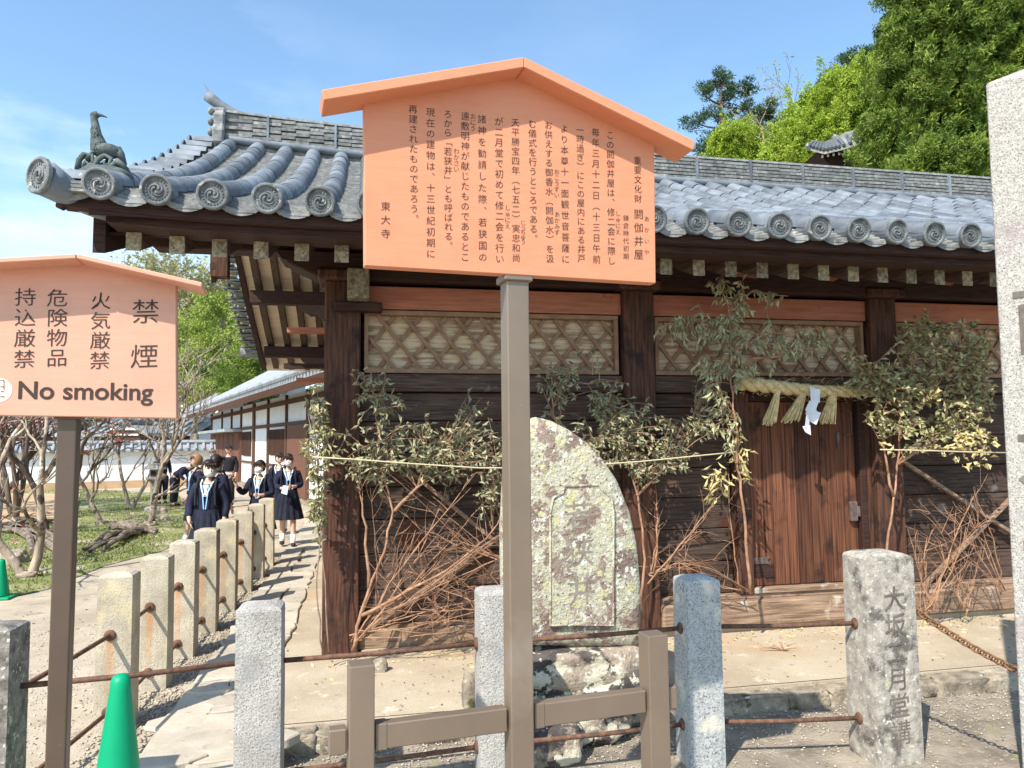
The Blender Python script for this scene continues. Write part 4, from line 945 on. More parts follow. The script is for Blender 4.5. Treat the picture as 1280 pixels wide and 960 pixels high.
ft = MB(); rr_ = random.Random(5)
for q in range(46):
    t_ = rr_.random(); a = rr_.uniform(-2.6, .4); p = P_(127, 190, EY+.44).lerp(P_(119.5, 160, EY+.44), t_); r = .062-.034*t_
    ft.ball(p+V((r*math.sin(a)*1.0, r*-abs(math.cos(a)), 0)), (.009, .009, .012), 5, 4)
ft.build('feathers', 'bird_clay', orn, kind='stuff')
# ---------------- sacred rope over the door, tassels, folded paper, straw cords
rp0, rp1 = ony(922, 478, WY-.26), ony(1100, 490, WY-.26)
RT = thing('straw_rope', (rp0+rp1)/2, 'thick twisted straw rope hung above the wooden door', 'rope')
for s3 in range(3):
    pts = []; rs_ = []
    for k in range(61):
        t_ = k/60; p = rp0.lerp(rp1, t_); p.z -= .03*math.sin(math.pi*t_); R_ = .048*(1-.35*t_); a = s3*2*math.pi/3+t_*26; pts.append(p+V((0, math.cos(a)*R_*.75, math.sin(a)*R_*.75))); rs_.append(R_*.82)
    MB().tube(pts, rs_, 8).build('strand', 'straw', RT, smooth=True)
rs = np.random.RandomState(8); C_, D_ = [], []
for k in range(420):
    t_ = rs.rand(); p = rp0.lerp(rp1, t_); C_.append((p.x, p.y+rs.normal()*.05, p.z-.03*math.sin(math.pi*t_)+rs.normal()*.045)); D_.append((rs.normal(), rs.normal()*.5-.2, rs.normal()*.5))
leaves('stray_straw', 'straw', C_, D_, .09, .005, RT, WL[RT], 2)
for k in range(60): pass
for (xt, yt, xb, yb, wd) in ((973, 488, 962, 530, .075), (1006, 489, 988, 527, .085), (1042, 490, 1033, 528, .07)):
    a, b_ = ony(xt, yt, WY-.28), ony(xb, yb, WY-.28)
    ts = thing('straw_tassel', a, {973: 'straw tassel hanging left of the white paper, leftmost under the rope', 1006: 'slanting straw tassel just beside the white folded paper on its left', 1042: 'straw tassel hanging right of the white paper'}[xt], 'tassel', 'straw tassels under the twisted rope')
    bb_ = MB()
    for q in range(46):
        u_, v_ = rr_.uniform(-1, 1), rr_.uniform(-1, 1); e = b_+V((u_*wd, v_*wd*.5, rr_.uniform(-.02, .03)))
        bb_.tube([a+V((u_*.016, v_*.016, .02)), a.lerp(e, .4)+V((u_*.012, v_*.012, 0)), e], [.006, .006, .005], 4)
    bb_.build('straw_bundle', 'straw', ts); MB().tube([a+V((0, 0, .0)), a.lerp(b_, .12)], .024, 8).build('binding', 'cord', ts)
pp = thing('paper_streamer', ony(1016, 487, WY-.32), 'white folded paper streamer hanging from the straw rope', 'paper streamer')
Yp = WY-.36
def pfold(poly, ang, dy):
    q = [ony(x, y, Yp+dy) for x, y in poly]; c = sum(q, V())/len(q); R_ = Matrix.Rotation(rad(ang), 3, 'Z')
    q = [c+R_ @ (p-c) for p in q]; nn = (q[1]-q[0]).cross(q[2]-q[0]).normalized()*.0015; MB().prism(q, nn).build('fold', 'paper', pp)
pfold([(1011, 487), (1020, 484), (1022, 500), (1012, 503)], 25, 0); pfold([(1013, 484), (1024, 487), (1024, 504), (1016, 500)], -40, .012)
pfold([(1012, 501), (1023, 499), (1018, 516), (1008, 518)], -35, -.01); pfold([(1004, 512), (1011, 504), (1016, 516), (1009, 519)], 30, -.015)
pfold([(1008, 515), (1016, 514), (1012, 534), (1003, 536)], 28, -.02); pfold([(1015, 512), (1025, 516), (1020, 531), (1012, 526)], -30, -.012)
pfold([(1004, 533), (1012, 531), (1013, 544), (1007, 540)], -25, -.03); pfold([(1018, 508), (1026, 517), (1022, 522), (1016, 516)], 40, .005)
def cordthing(pts, lab, r=.006):
    q = [ony(x, y, Y) for x, y, Y in pts]; o = MB().tube(q, r, 6).build('cord', 'cord', None, org=q[0], smooth=True); tag(o, lab, 'cord')
cordthing([(388, 571, 5.98), (440, 574, 5.98), (520, 580, 5.98), (600, 585, 5.98), (660, 585, 5.98), (730, 582, 5.98), (800, 577, 5.98), (860, 571, 5.98), (920, 565, 5.98)], 'thin straw cord stretched across the left wall from the corner post')
cordthing([(1100, 562, 5.95), (1150, 563, 5.95), (1210, 565, 5.95), (1262, 566, 5.95)], 'thin straw cord stretched right of the door')

# ================================================================== CUT BRANCHES SET AGAINST THE WALL
def bez(a, b, c, n=6): return [a*(1-t)**2+b*2*t*(1-t)+c*t*t for t in [i/n for i in range(n+1)]]
DENS = .95
def cut_branch(label, base, stems, clusters, lf='leaf_dry', length=.070, width=.021, Y=6.2, seed=1, sr=.016, twm='twig_grey', stm=None, hang=.5, dens_=1.0, group=None, lo=.25):
    rs = np.random.RandomState(seed); bp = ony(base[0], base[1], Y); bp.z = max(bp.z, 0); t = thing('cut_branch', bp, label, 'branch', group)
    allp = []
    for st in stems:
        pts = [ony(x, y, Y+(dz[0] if dz else 0)) for x, y, *dz in st]; n = len(pts); rr = [sr*(1-.72*i/(n-1)) for i in range(n)]
        fine = []
        for i in range(n-1):
            for k in range(4):
                p = pts[i].lerp(pts[i+1], k/4); p += V((rs.normal()*.006, rs.normal()*.006, rs.normal()*.004)); fine.append(p)
        fine.append(pts[-1]); m_ = len(fine); rf = [sr*(1-.72*i/(m_-1)) for i in range(m_)]; allp += list(zip(fine, rf))
        MB().tube(fine, rf, 7).build('stem', stm or twm, t, smooth=True)
    tw = MB(); C, D, Cy = [], [], []
    for (cx, cy, rx, ry, n) in clusters:
        for k in range(max(3, int(n*DENS))):
            a, q = rs.uniform(0, 6.28), math.sqrt(rs.rand()); x, y = cx+rx*q*math.cos(a), cy+ry*q*math.sin(a)
            tgt = ony(x, y, Y+rs.normal()*.07-.03); tgt.y = min(tgt.y, 6.37)
            cand = sorted(allp, key=lambda s_: (s_[0]-tgt).length+max(0, s_[0].z-tgt.z)*.8)[:6]; s0 = cand[rs.randint(len(cand))][0]
            d = tgt-s0; 
            if d.length > .42: s0 = tgt-d.normalized()*rs.uniform(.2, .42)
            pts = bez(s0, s0.lerp(tgt, .5)+V((rs.normal()*.03, rs.normal()*.02, .05)), tgt, 5)
            tw.tube(pts, [.0045, .004, .0035, .003, .0025, .0018], 4, cap=False)
            for j in range(int((5+rs.randint(4))*dens_)):
                u_ = rs.uniform(lo, 1.0)*5; i_ = min(int(u_), 4); p = pts[i_].lerp(pts[i_+1], u_-i_)
                dd = (pts[i_+1]-pts[i_]).normalized(); dv = dd*.5+V((rs.normal()*.6, rs.normal()*.5, rs.normal()*.45-hang))
                C.append(tuple(p)); D.append(tuple(dv))
    tw.build('twigs', twm, t, kind='stuff')
    leaves('leaves', lf, C, D, length, width, t, WL[t], seed, fold=.9)
    return t
def add_leaves(t, cl, lf, length, width, Y, seed, hang=.6):
    rs = np.random.RandomState(seed); C, D = [], []
    for cx, cy, rx, ry, n in cl:
        for k in range(n):
            a, q = rs.uniform(0, 6.28), math.sqrt(rs.rand()); p = ony(cx+rx*q*math.cos(a), cy+ry*q*math.sin(a), Y+rs.normal()*.04); C.append(tuple(p)); D.append((rs.normal()*.6, rs.normal()*.4, rs.normal()*.4-hang))
    leaves('yellow_leaves', lf, C, D, length, width, t, WL[t], seed, fold=.7)
cut_branch('bunch of dried leafy branches hanging round the corner post', (402, 815), [[(402, 815), (396, 740), (400, 660), (398, 560), (400, 500)], [(411, 815), (404, 700), (399, 610)]],
    [(397, 510, 12, 30, 16), (396, 555, 16, 35, 26), (393, 610, 13, 32, 20), (396, 655, 9, 22, 9), (425, 560, 22, 25, 8)], Y=6.12, seed=1, sr=.007, hang=.8, lf='leaf_olive')
cut_branch('leafy cut branch rising from a reddish forked stem by the corner post', (441, 812), [[(441, 812), (449, 775), (462, 735), (480, 690), (492, 640), (478, 590), (470, 520), (462, 470)], [(452, 770), (500, 745), (560, 712), (610, 672), (632, 640)], [(462, 735), (455, 660), (450, 600)], [(492, 640), (530, 600), (545, 570)]],
    [(466, 468, 26, 16, 12), (445, 520, 14, 36, 8), (492, 505, 30, 28, 14), (530, 555, 34, 30, 32), (590, 545, 36, 34, 40), (600, 590, 34, 26, 32), (560, 575, 40, 30, 34), (478, 570, 50, 18, 34), (440, 578, 30, 12, 16), (470, 600, 20, 20, 4), (600, 500, 18, 18, 8), (640, 560, 22, 30, 14), (520, 530, 50, 14, 10)], Y=6.18, seed=2, sr=.016, twm='twig', lf='leaf_dry')
cut_branch('leafy cut branch standing behind the rounded stone stele', (800, 765), [[(800, 765), (806, 700), (798, 620), (770, 540), (735, 480)], [(798, 620), (850, 560), (885, 510)], [(770, 545), (720, 560), (690, 520), (690, 470)]],
    [(700, 478, 30, 20, 22), (715, 520, 40, 14, 14), (762, 500, 30, 32, 52), (800, 535, 34, 36, 60), (842, 548, 36, 38, 42), (878, 520, 24, 50, 30), (760, 556, 40, 22, 36), (820, 582, 40, 14, 22), (735, 440, 16, 22, 4)], Y=6.22, seed=3, sr=.014, twm='twig', lf='leaf_dry')
bb1 = cut_branch('tall narrow leaved branch standing at the left edge of the door', (938, 742), [[(938, 742), (932, 660), (924, 600), (920, 540), (914, 480), (914, 420), (905, 350)], [(914, 440), (960, 415), (1005, 420)], [(914, 420), (870, 400), (835, 405)], [(910, 390), (940, 365), (985, 370)], [(914, 450), (975, 445), (1040, 430)]],
    [(860, 412, 46, 22, 24), (905, 380, 34, 26, 20), (950, 372, 44, 16, 12), (925, 425, 36, 24, 28), (985, 432, 46, 12, 24), (1030, 418, 30, 12, 10), (890, 460, 30, 14, 14), (888, 500, 14, 40, 12), (945, 465, 30, 12, 12), (905, 352, 24, 12, 9), (910, 530, 14, 30, 8)], Y=6.05, seed=4, sr=.015, twm='twig', lf='leaf_pale', length=.085, width=.020, hang=1.1)
add_leaves(bb1, [(925, 560, 12, 34, 46), (898, 600, 14, 26, 50), (930, 590, 10, 14, 10)], 'leaf_yellow', .10, .022, 6.08, 41)
bb2 = cut_branch('big bushy leafed branch standing right of the door', (1106, 700), [[(1106, 745), (1109, 690), (1115, 640), (1122, 580), (1126, 520), (1140, 450), (1150, 400)], [(1116, 620), (1105, 560), (1100, 520)], [(1124, 540), (1160, 500), (1200, 440)], [(1122, 580), (1180, 540), (1230, 490)], [(1126, 510), (1095, 485), (1080, 470)]],
    [(1090, 475, 36, 26, 40), (1112, 512, 36, 24, 30), (1150, 448, 46, 44, 70), (1200, 436, 44, 40, 64), (1228, 480, 26, 50, 40), (1175, 500, 50, 32, 56), (1175, 545, 46, 30, 40), (1225, 545, 22, 30, 20), (1158, 405, 26, 14, 12), (1070, 440, 24, 10, 8)], Y=6.10, seed=5, sr=.014, twm='twig', lf='leaf_olive', length=.068, width=.028, hang=.35)
add_leaves(bb2, [(1215, 552, 30, 14, 60), (1166, 492, 12, 12, 22), (1220, 575, 26, 10, 22), (1178, 425, 14, 20, 12), (1190, 560, 16, 10, 14), (1112, 560, 10, 6, 10)], 'leaf_yellow', .07, .032, 6.0, 42, hang=.2)
def twig_bundle(label, roots, targets, n, seed, Y=6.2, group=None, r=.0075, m='twig', sub=4):
    rs = np.random.RandomState(seed); bp = ony(roots[0][0], roots[0][1], Y); t = thing('bare_twigs', bp, label, 'twigs', group); mb = MB(); k0 = 0
    for k in range(n):
        a = roots[rs.randint(len(roots))]; x, y, rx, ry = targets[rs.randint(len(targets))]
        p = ony(a[0]+rs.normal()*3, a[1]+rs.normal()*3, Y+rs.normal()*.03); q = ony(x+rs.uniform(-rx, rx), y+rs.uniform(-ry, ry), Y+rs.normal()*.09); q.y = min(q.y, 6.38)
        mid = p.lerp(q, .5)+V((rs.normal()*.07, rs.normal()*.05, rs.normal()*.07)); pts = bez(p, mid, q, 9)
        pts = [pp_+V((rs.normal()*.008, rs.normal()*.005, rs.normal()*.008)) for pp_ in pts]; R0 = r*rs.uniform(.5, 1.15)
        if k < 10: MB().tube(pts, [R0*1.15*(1-.7*i/9) for i in range(10)], 6).build('stem', m, t, smooth=True)
        else: mb.tube(pts, [R0*(1-.75*i/9) for i in range(10)], 5, cap=False)
        for j in range(sub):
            i_ = rs.randint(3, 9); s0 = pts[i_]; d = (pts[min(i_+1, 9)]-s0).normalized(); d = (d+V((rs.normal()*.7, rs.normal()*.3, rs.normal()*.7))).normalized()
            L_ = rs.uniform(.08, .34); e = s0+d*L_; e.y = min(e.y, 6.4); pp2 = bez(s0, s0.lerp(e, .5)+V((rs.normal()*.03, 0, rs.normal()*.03)), e, 4); mb.tube(pp2, [R0*.5, R0*.42, R0*.35, R0*.27, R0*.15], 4, cap=False)
    mb.build('fine_twigs', m, t, kind='stuff'); return t
twig_bundle('fan of reddish bare twigs before the planks left of the sign post', [(450, 795), (441, 800), (470, 770)], [(610, 640, 50, 50), (600, 690, 50, 50), (640, 740, 30, 40), (500, 620, 40, 50), (580, 740, 50, 30)], 20, 21, r=.0075, sub=7)
twig_bundle('dense tangle of reddish bare twigs above the pale post', [(640, 760), (632, 700), (560, 780)], [(540, 690, 60, 50), (500, 660, 50, 40), (500, 740, 50, 30), (470, 620, 20, 50)], 15, 22, Y=6.15, r=.006, sub=6)
twig_bundle('orange brown bare twigs between the stele and the door', [(935, 742), (925, 738), (815, 720)], [(850, 640, 50, 45), (880, 690, 40, 30), (860, 610, 50, 14), (830, 690, 20, 50), (915, 620, 14, 40)], 14, 23, r=.0062, sub=6)
twig_bundle('reddish bare twigs fanning out right of the carved post', [(1205, 760), (1252, 740), (1160, 760)], [(1190, 640, 60, 50), (1230, 620, 30, 50), (1150, 690, 40, 40), (1225, 700, 30, 50), (1150, 620, 40, 30)], 20, 24, Y=6.1, r=.0078, sub=7)
twig_bundle('few twigs lying on the sand below the door', [(976, 800)], [(960, 828, 14, 5), (985, 822, 12, 5)], 0, 25)
for o in [o for o in COL.objects if o.get('label') == 'few twigs lying on the sand below the door']:
    for c in list(o.children): bpy.data.objects.remove(c)
    c0 = onz(978, 815); o.location = c0; WL[o] = c0; mb = MB(); rs = np.random.RandomState(5)
    for k in range(9):
        a = rs.uniform(0, 6.28); e = c0+V((math.cos(a)*.2, math.sin(a)*.1, .01+.05*rs.rand())); mb.tube(bez(c0+V((0, 0, .01)), c0.lerp(e, .5)+V((0, 0, .04)), e, 4), [.004, .004, .003, .002, .001], 4)
    mb.build('twig', 'twig', o)

# ================================================================== TREES
def grow(mb, p, d, r, L_, dep, rs, tips, nseg=4, bend=.25, upb=.12, split=(2, 3), ang=.6, sh=.72, rr=.66, sides=6):
    pts, rad_ = [p], [r]; q = p.copy(); dd = d.normalized()
    for i in range(nseg):
        dd = (dd+V((rs.normal()*bend, rs.normal()*bend, rs.normal()*bend+upb))*.5).normalized(); q = q+dd*(L_/nseg); pts.append(q.copy()); rad_.append(r*(1-(1-rr)*(i+1)/nseg))
    mb.tube(pts, rad_, max(4, sides), cap=False)
    if dep == 0: tips.append((q, dd)); return
    for k in range(rs.randint(split[0], split[1]+1)):
        ax = V((rs.normal(), rs.normal(), rs.normal())).normalized(); nd = (dd+ax*ang).normalized(); grow(mb, q, nd, r*rr*.95, L_*sh*rs.uniform(.8, 1.2), dep-1, rs, tips, nseg, bend, upb, split, ang, sh, rr, sides-1)
    if dep > 1 and len(pts) > 3:
        nd = (dd+V((rs.normal(), rs.normal(), rs.normal())).normalized()*ang*1.4).normalized(); grow(mb, pts[2], nd, r*.5, L_*sh*.8, dep-2, rs, tips, nseg, bend, upb, split, ang, sh, rr, sides-1)
def bare_tree(label, p, h, r, stems, seed, m='bark_pale', dep=4, lean=(0, 0), leaf=None, nm='bare_tree', ang=.55, group=None, nleaf=3):
    rs = np.random.RandomState(seed); p = V(p); t = thing(nm, p, label, 'tree', group)
    tips = []
    for s_ in range(stems):
        mb = MB(); a = 2*math.pi*s_/max(1, stems)+rs.rand(); d = V((math.cos(a)*.45*(stems > 1)+lean[0], math.sin(a)*.3*(stems > 1)+lean[1], 1))
        grow(mb, p+V((math.cos(a)*r*.4*(stems > 1), math.sin(a)*r*.4*(stems > 1), -.03)), d, r, h*.36, dep, rs, tips, ang=ang, bend=.3, sides=9)
        mb.build('trunk', m, t, smooth=True)
    rock('root_flare', p+V((0, 0, .02)), (r*2.1, r*1.9, r*1.1), m, t, seed, sub=3, amp=.4)
    tw = MB(); C, D = [], []
    for q, d in tips:
        for k in range(3):
            dd = (d+V((rs.normal()*.5, rs.normal()*.5, rs.normal()*.5+.15))).normalized(); L_ = h*rs.uniform(.06, .16); e = q+dd*L_; tw.tube([q, q.lerp(e, .5)+V((rs.normal()*.02, rs.normal()*.02, 0)), e], [r*.10, r*.07, r*.03], 3, cap=False)
            if leaf:
                for j in range(nleaf): C.append(tuple(q.lerp(e, rs.rand()))); D.append((rs.normal(), rs.normal(), rs.normal()*.6))
    tw.build('twigs', m, t, kind='stuff')
    if leaf: leaves('foliage', leaf, C, D, .07*h/3, .045*h/3, t, WL[t], seed)
    return t
def gp(x, y): return onz(x, y, .0)
bare_tree('gnarled pale trunked tree leaning beside the small green cone, leftmost', gp(35, 722), 3.6, .065, 2, 31, lean=(.05, 0), leaf='red_leaf', nleaf=1)
bare_tree('dark barked bare tree with two crossing trunks left of the sign post', gp(62, 668), 3.7, .075, 2, 32, m='bark_dark', lean=(.1, 0), leaf='red_leaf', nleaf=1)
bare_tree('bare forked tree just right of the bronze sign post', gp(128, 655), 3.3, .06, 1, 33, lean=(-.15, 0))
bare_tree('slender upright bare tree before the white garden wall', gp(163, 636), 4.0, .055, 2, 34, lean=(.05, 0))
bare_tree('wide branching bare tree leaning right over the lawn', gp(188, 657), 3.6, .075, 1, 35, lean=(.38, 0), ang=.5)
bare_tree('thin bare sapling near the wall foot behind the sign post', gp(115, 634), 3.5, .04, 1, 36)
bare_tree('reddish twiggy bush behind the leftmost trunk', gp(18, 650), 4.0, .07, 3, 37, m='bark_dark', leaf='red_leaf', nleaf=3)
bare_tree('dull bare tree beyond the dirt bank at the left edge', gp(-20, 640), 4.6, .09, 3, 38, m='bark_dark', leaf='red_leaf', nleaf=2)
def roots(label, px, seed, r=.06):
    rs = np.random.RandomState(seed); p = gp(*px[0]); t = thing('fallen_wood', p, label, 'dead wood'); 
    for k in range(5):
        a = gp(*px[0]); b_ = gp(*px[-1]); a = a+V((rs.normal()*.1, rs.normal()*.12, .05)); b_ = b_+V((rs.normal()*.25, rs.normal()*.3, .03))
        mid = a.lerp(b_, .5)+V((rs.normal()*.1, rs.normal()*.1, .14+rs.rand()*.12)); pts = [q+V((rs.normal()*.02, rs.normal()*.02, rs.normal()*.02)) for q in bez(a, mid, b_, 8)]
        MB().tube(pts, [r*(1.1-.08*i)*rs.uniform(.75, 1.2) for i in range(9)], 7).build('limb', 'root_wood', t) if 0 else MB().tube(pts, [r*(1.1-.08*i)*rs.uniform(.75, 1.2) for i in range(9)], 7).build('limb', 'root', t)
roots('knotted dead root lying on the moss before the girls', [(172, 668), (112, 690)], 51)
roots('short dark stump of dead wood on the lawn', [(140, 662), (176, 668)], 52, .08)
roots('grey fallen branch left on the moss beside the leaning tree', [(72, 690), (20, 660)], 53)
roots('fallen branch crossing behind the sign post', [(0, 665), (55, 655)], 54, .05)
for k, (px, py, r, lab) in enumerate([(12, 705, (.26, .2, .16), 'smooth grey boulder left of the leftmost trunk'), (205, 652, (.12, .1, .08), 'small stone at the foot of the leaning tree'), (202, 642, (.14, .12, .12), 'squarish stone beside the stone lantern')]):
    p = gp(px, py); o = rock('boulder', (p.x, p.y, .05), r, 'curb', None, 60+k, sub=4); tag(o, lab, 'boulder')
# stone lantern half hidden by the branches
lp = gp(192, 640); LT = thing('stone_lantern', lp, 'old stone lantern half hidden behind bare branches', 'lantern')
def lath(nm, prof, n, z): MB().lathe(prof, (lp.x, lp.y, z), n).build(nm, 'granite_dark', LT)
lath('base', [(.24, 0), (.24, .10), (.16, .15)], 8, 0); lath('shaft', [(.10, 0), (.085, .3), (.10, .62)], 10, .15); lath('platform', [(.10, 0), (.22, .08), (.22, .14)], 6, .77); lath('fire_box', [(.13, 0), (.13, .20)], 6, .91); lath('cap', [(.30, 0), (.27, .05), (.10, .15), (.05, .16)], 6, 1.11); lath('jewel', [(.05, 0), (.065, .05), (.03, .10), (.005, .14)], 10, 1.27)
MB().box((lp.x-.0, lp.y-.12, 1.01), (.11, .03, .11)).build('opening', 'wood_dark', LT)

# ================================================================== FAR WALL, HALL, ROOFS
wl = ony(60, 606, 1); wa, wb_ = onz(88, 612), onz(268, 606); 
wd = (wb_-wa).normalized(); 
GW = thing('garden_wall', (wa+wb_)/2, 'white plastered garden wall with grey tile coping behind the bare trees', 'wall')
wa2 = wa-wd*12; hW = 1.72; sidev = V((0, 0, 1))
MB().bar(wa2+V((0, 0, .12)), wb_+V((0, 0, .12)), .46, .36).build('stone_footing', 'clay', GW)
MB().bar(wa2+V((0, 0, .9)), wb_+V((0, 0, .9)), .34, 1.2).build('plaster_face', 'plaster', GW)
b = MB(); nrm = V((wd.y, -wd.x, 0))
L_ = (wb_-wa2).length
b.prism([wa2+nrm*.42+V((0, 0, 1.50)), wa2+V((0, 0, 1.74)), wa2-nrm*.42+V((0, 0, 1.50)), wa2-nrm*.42+V((0, 0, 1.44)), wa2+nrm*.42+V((0, 0, 1.44))], wd*L_); b.build('coping', 'far_tile', GW)
b = MB(); k = 0
while k*.3 < L_: b.tube([wa2+wd*k*.3+nrm*.46+V((0, 0, 1.52)), wa2+wd*k*.3+V((0, 0, 1.78))], .055, 6); k += 1
b.tube([wa2+V((0, 0, 1.82)), wb_+V((0, 0, 1.82))], .09, 8); b.build('coping_tiles', 'far_tile', GW, kind='stuff')
p = gp(40, 640); o = MB().prism([(p.x-5, p.y, 0), (p.x+1.6, p.y, 0), (p.x+2.4, p.y+2, .28), (p.x-5, p.y+2, .30)], (0, .01, 0))
bk = [gp(-120, 655), gp(95, 652), gp(100, 618), gp(-120, 618)]
o = MB().prism([q+V((0, 0, .012)) for q in bk], (0, 0, .03)).build('clay_bank', 'clay'); tag(o, kind='structure')
# long white hall, its wall plane
HA = atd(400, 553, 19.5); HA.z = 0; HB = atd(262, 553, 39.0); HB.z = 0; hd = (HB-HA).normalized(); hn = V((hd.y, -hd.x, 0)); hn = hn if hn.dot(CAM-HA) > 0 else -hn
HL = thing('white_hall', HA.lerp(HB, .5), 'long white plastered hall with dark timbers and a grey tile roof behind the students', 'building')
hp_ = lambda x, y: onp(x, y, HA, hn)
def hpx(x): q = hp_(x, 560); return (q-HA).dot(hd)
EZ = 3.25
A_ = HA-hd*9; LH = (HB-A_).length
MB().prism([A_, A_-hn*8, A_-hn*8+V((0, 0, EZ)), A_+V((0, 0, EZ))], hd*(LH-.3)).build('plaster_wall', 'plaster', HL)
MB().prism([A_+hn*.03, A_-hn*.1, A_-hn*.1+V((0, 0, .22)), A_+hn*.03+V((0, 0, .22))], hd*(LH-.2)).build('footing', 'curb', HL)
def hbox(nm, m, s0, s1, z0, z1, o0=-.02, o1=.07, parent=HL):
    q = HA+hd*s0; MB().prism([q+hn*o0+V((0, 0, z0)), q+hn*o1+V((0, 0, z0)), q+hn*o1+V((0, 0, z1)), q+hn*o0+V((0, 0, z1))], hd*(s1-s0)).build(nm, m, parent)
for px, w_ in ((265, .22), (302, .16), (318, .34), (336, .16), (359, .14), (386, .18), (278, .12), (290, .12)):
    s_ = hpx(px); full = px not in (278, 290); hbox('timber_post', 'far_wood', s_-w_/2, s_+w_/2, .2 if full else 2.35, EZ)
for s_ in (-1.6, -3.4, -5.5, -7.5): hbox('timber_post', 'far_wood', s_-.1, s_+.1, .2, EZ)
hbox('timber_rail', 'far_wood', hpx(386)-9, hpx(264), 2.28, 2.40, o1=.05); hbox('timber_rail', 'far_wood', hpx(386)-9, hpx(264), 2.95, 3.1, o1=.06); hbox('timber_rail', 'far_wood', hpx(386), hpx(303), .98, 1.06, o1=.05)
s1, s0 = hpx(266), hpx(301); hbox('door', 'far_door', s0, s1, .2, 2.2, o1=.09); hbox('door_canopy', 'far_tile', s0-.3, s1+.3, 2.22, 2.34, o1=.7)
for k in range(1, 6): q = s0+(s1-s0)*k/6; hbox('door_batten', 'far_wood', q-.02, q+.02, .22, 2.18, o0=.09, o1=.105)
s1, s0 = hpx(346), hpx(385); hbox('door', 'far_door', hpx(386)+.1, hpx(361), .2, 2.26, o1=.06)
hbox('window', 'wood_dark', hpx(358), hpx(338), 1.35, 2.2, o1=.04)
for k in range(9): q = hpx(358)+(hpx(338)-hpx(358))*k/8; hbox('window_bar', 'far_wood', q-.02, q+.02, 1.36, 2.19, o0=.04, o1=.065)
hbox('window', 'wood_dark', hpx(314), hpx(304), 1.25, 2.2, o1=.04)
for k in range(7): q = hpx(314)+(hpx(304)-hpx(314))*k/6; hbox('window_bar', 'far_wood', q-.02, q+.02, 1.26, 2.19, o0=.04, o1=.065)
# hall roof
ov = 1.1; slp = .52; rw = 5.2
e0 = A_-hd*0; pl = [e0+hn*ov+V((0, 0, EZ+.12)), e0-hn*rw*.0+V((0, 0, EZ+.12+ov*slp)), e0-hn*rw+V((0, 0, EZ+.12+(ov+rw)*slp+.25))]
RL = LH+1.0
b = MB(); pr2 = pl+[q-V((0, 0, .14)) for q in reversed(pl)]; b.prism(pr2, hd*RL); RF = b.build('roof', 'far_tile', HL, org=e0)
b = MB(); k = 0
while k*.30 < RL: q = hd*(k*.30); b.tube([pp_+q+V((0, 0, .05)) for pp_ in pl], .075, 6); k += 1
b.build('tile_rows', 'far_tile', RF, kind='stuff')
b = MB(); k = 0
while k*.30 < RL: q = hd*(k*.30); b.ball(pl[0]+q+V((0, 0, .03))+hn*.03, .088, 6, 4); k += 1
b.build('eave_discs', 'far_tile', RF, kind='stuff')
MB().tube([pl[2]+V((0, 0, .15)), pl[2]+hd*RL+V((0, 0, .2))], .22, 8).build('ridge', 'far_tile', RF)
MB().tube([q+hd*(RL-.1)+V((0, 0, .14)) for q in pl], .13, 8).build('verge_roll', 'far_tile', RF)
MB().prism([pl[0]+V((0, 0, -.14)), pl[0]-hn*.1+V((0, 0, -.30)), pl[0]-hn*.16+V((0, 0, -.30)), pl[0]-hn*.2+V((0, 0, -.12))], hd*RL).build('eave_board', 'far_door', HL)
k = 0
raf = MB().box((0, 0, 0), (1.0, .09, .10)).mesh('rafter', 'far_wood'); ang_h = math.atan2(hn.y, hn.x)
while k*.38 < RL and k < 90: inst('rafter', raf, HL, e0+hd*(k*.38+.1)+hn*(ov/2-.05)+V((0, 0, EZ+.0+ov*slp*.45)), (0, rad(26), ang_h)); k += 1
MB().prism([e0+hd*RL-hn*.0+V((0, 0, EZ-.1)), e0+hd*RL-hn*rw+V((0, 0, EZ-.1)), e0+hd*RL-hn*rw+V((0, 0, EZ+2.9))], -hd*.2).build('gable_end', 'plaster', HL)
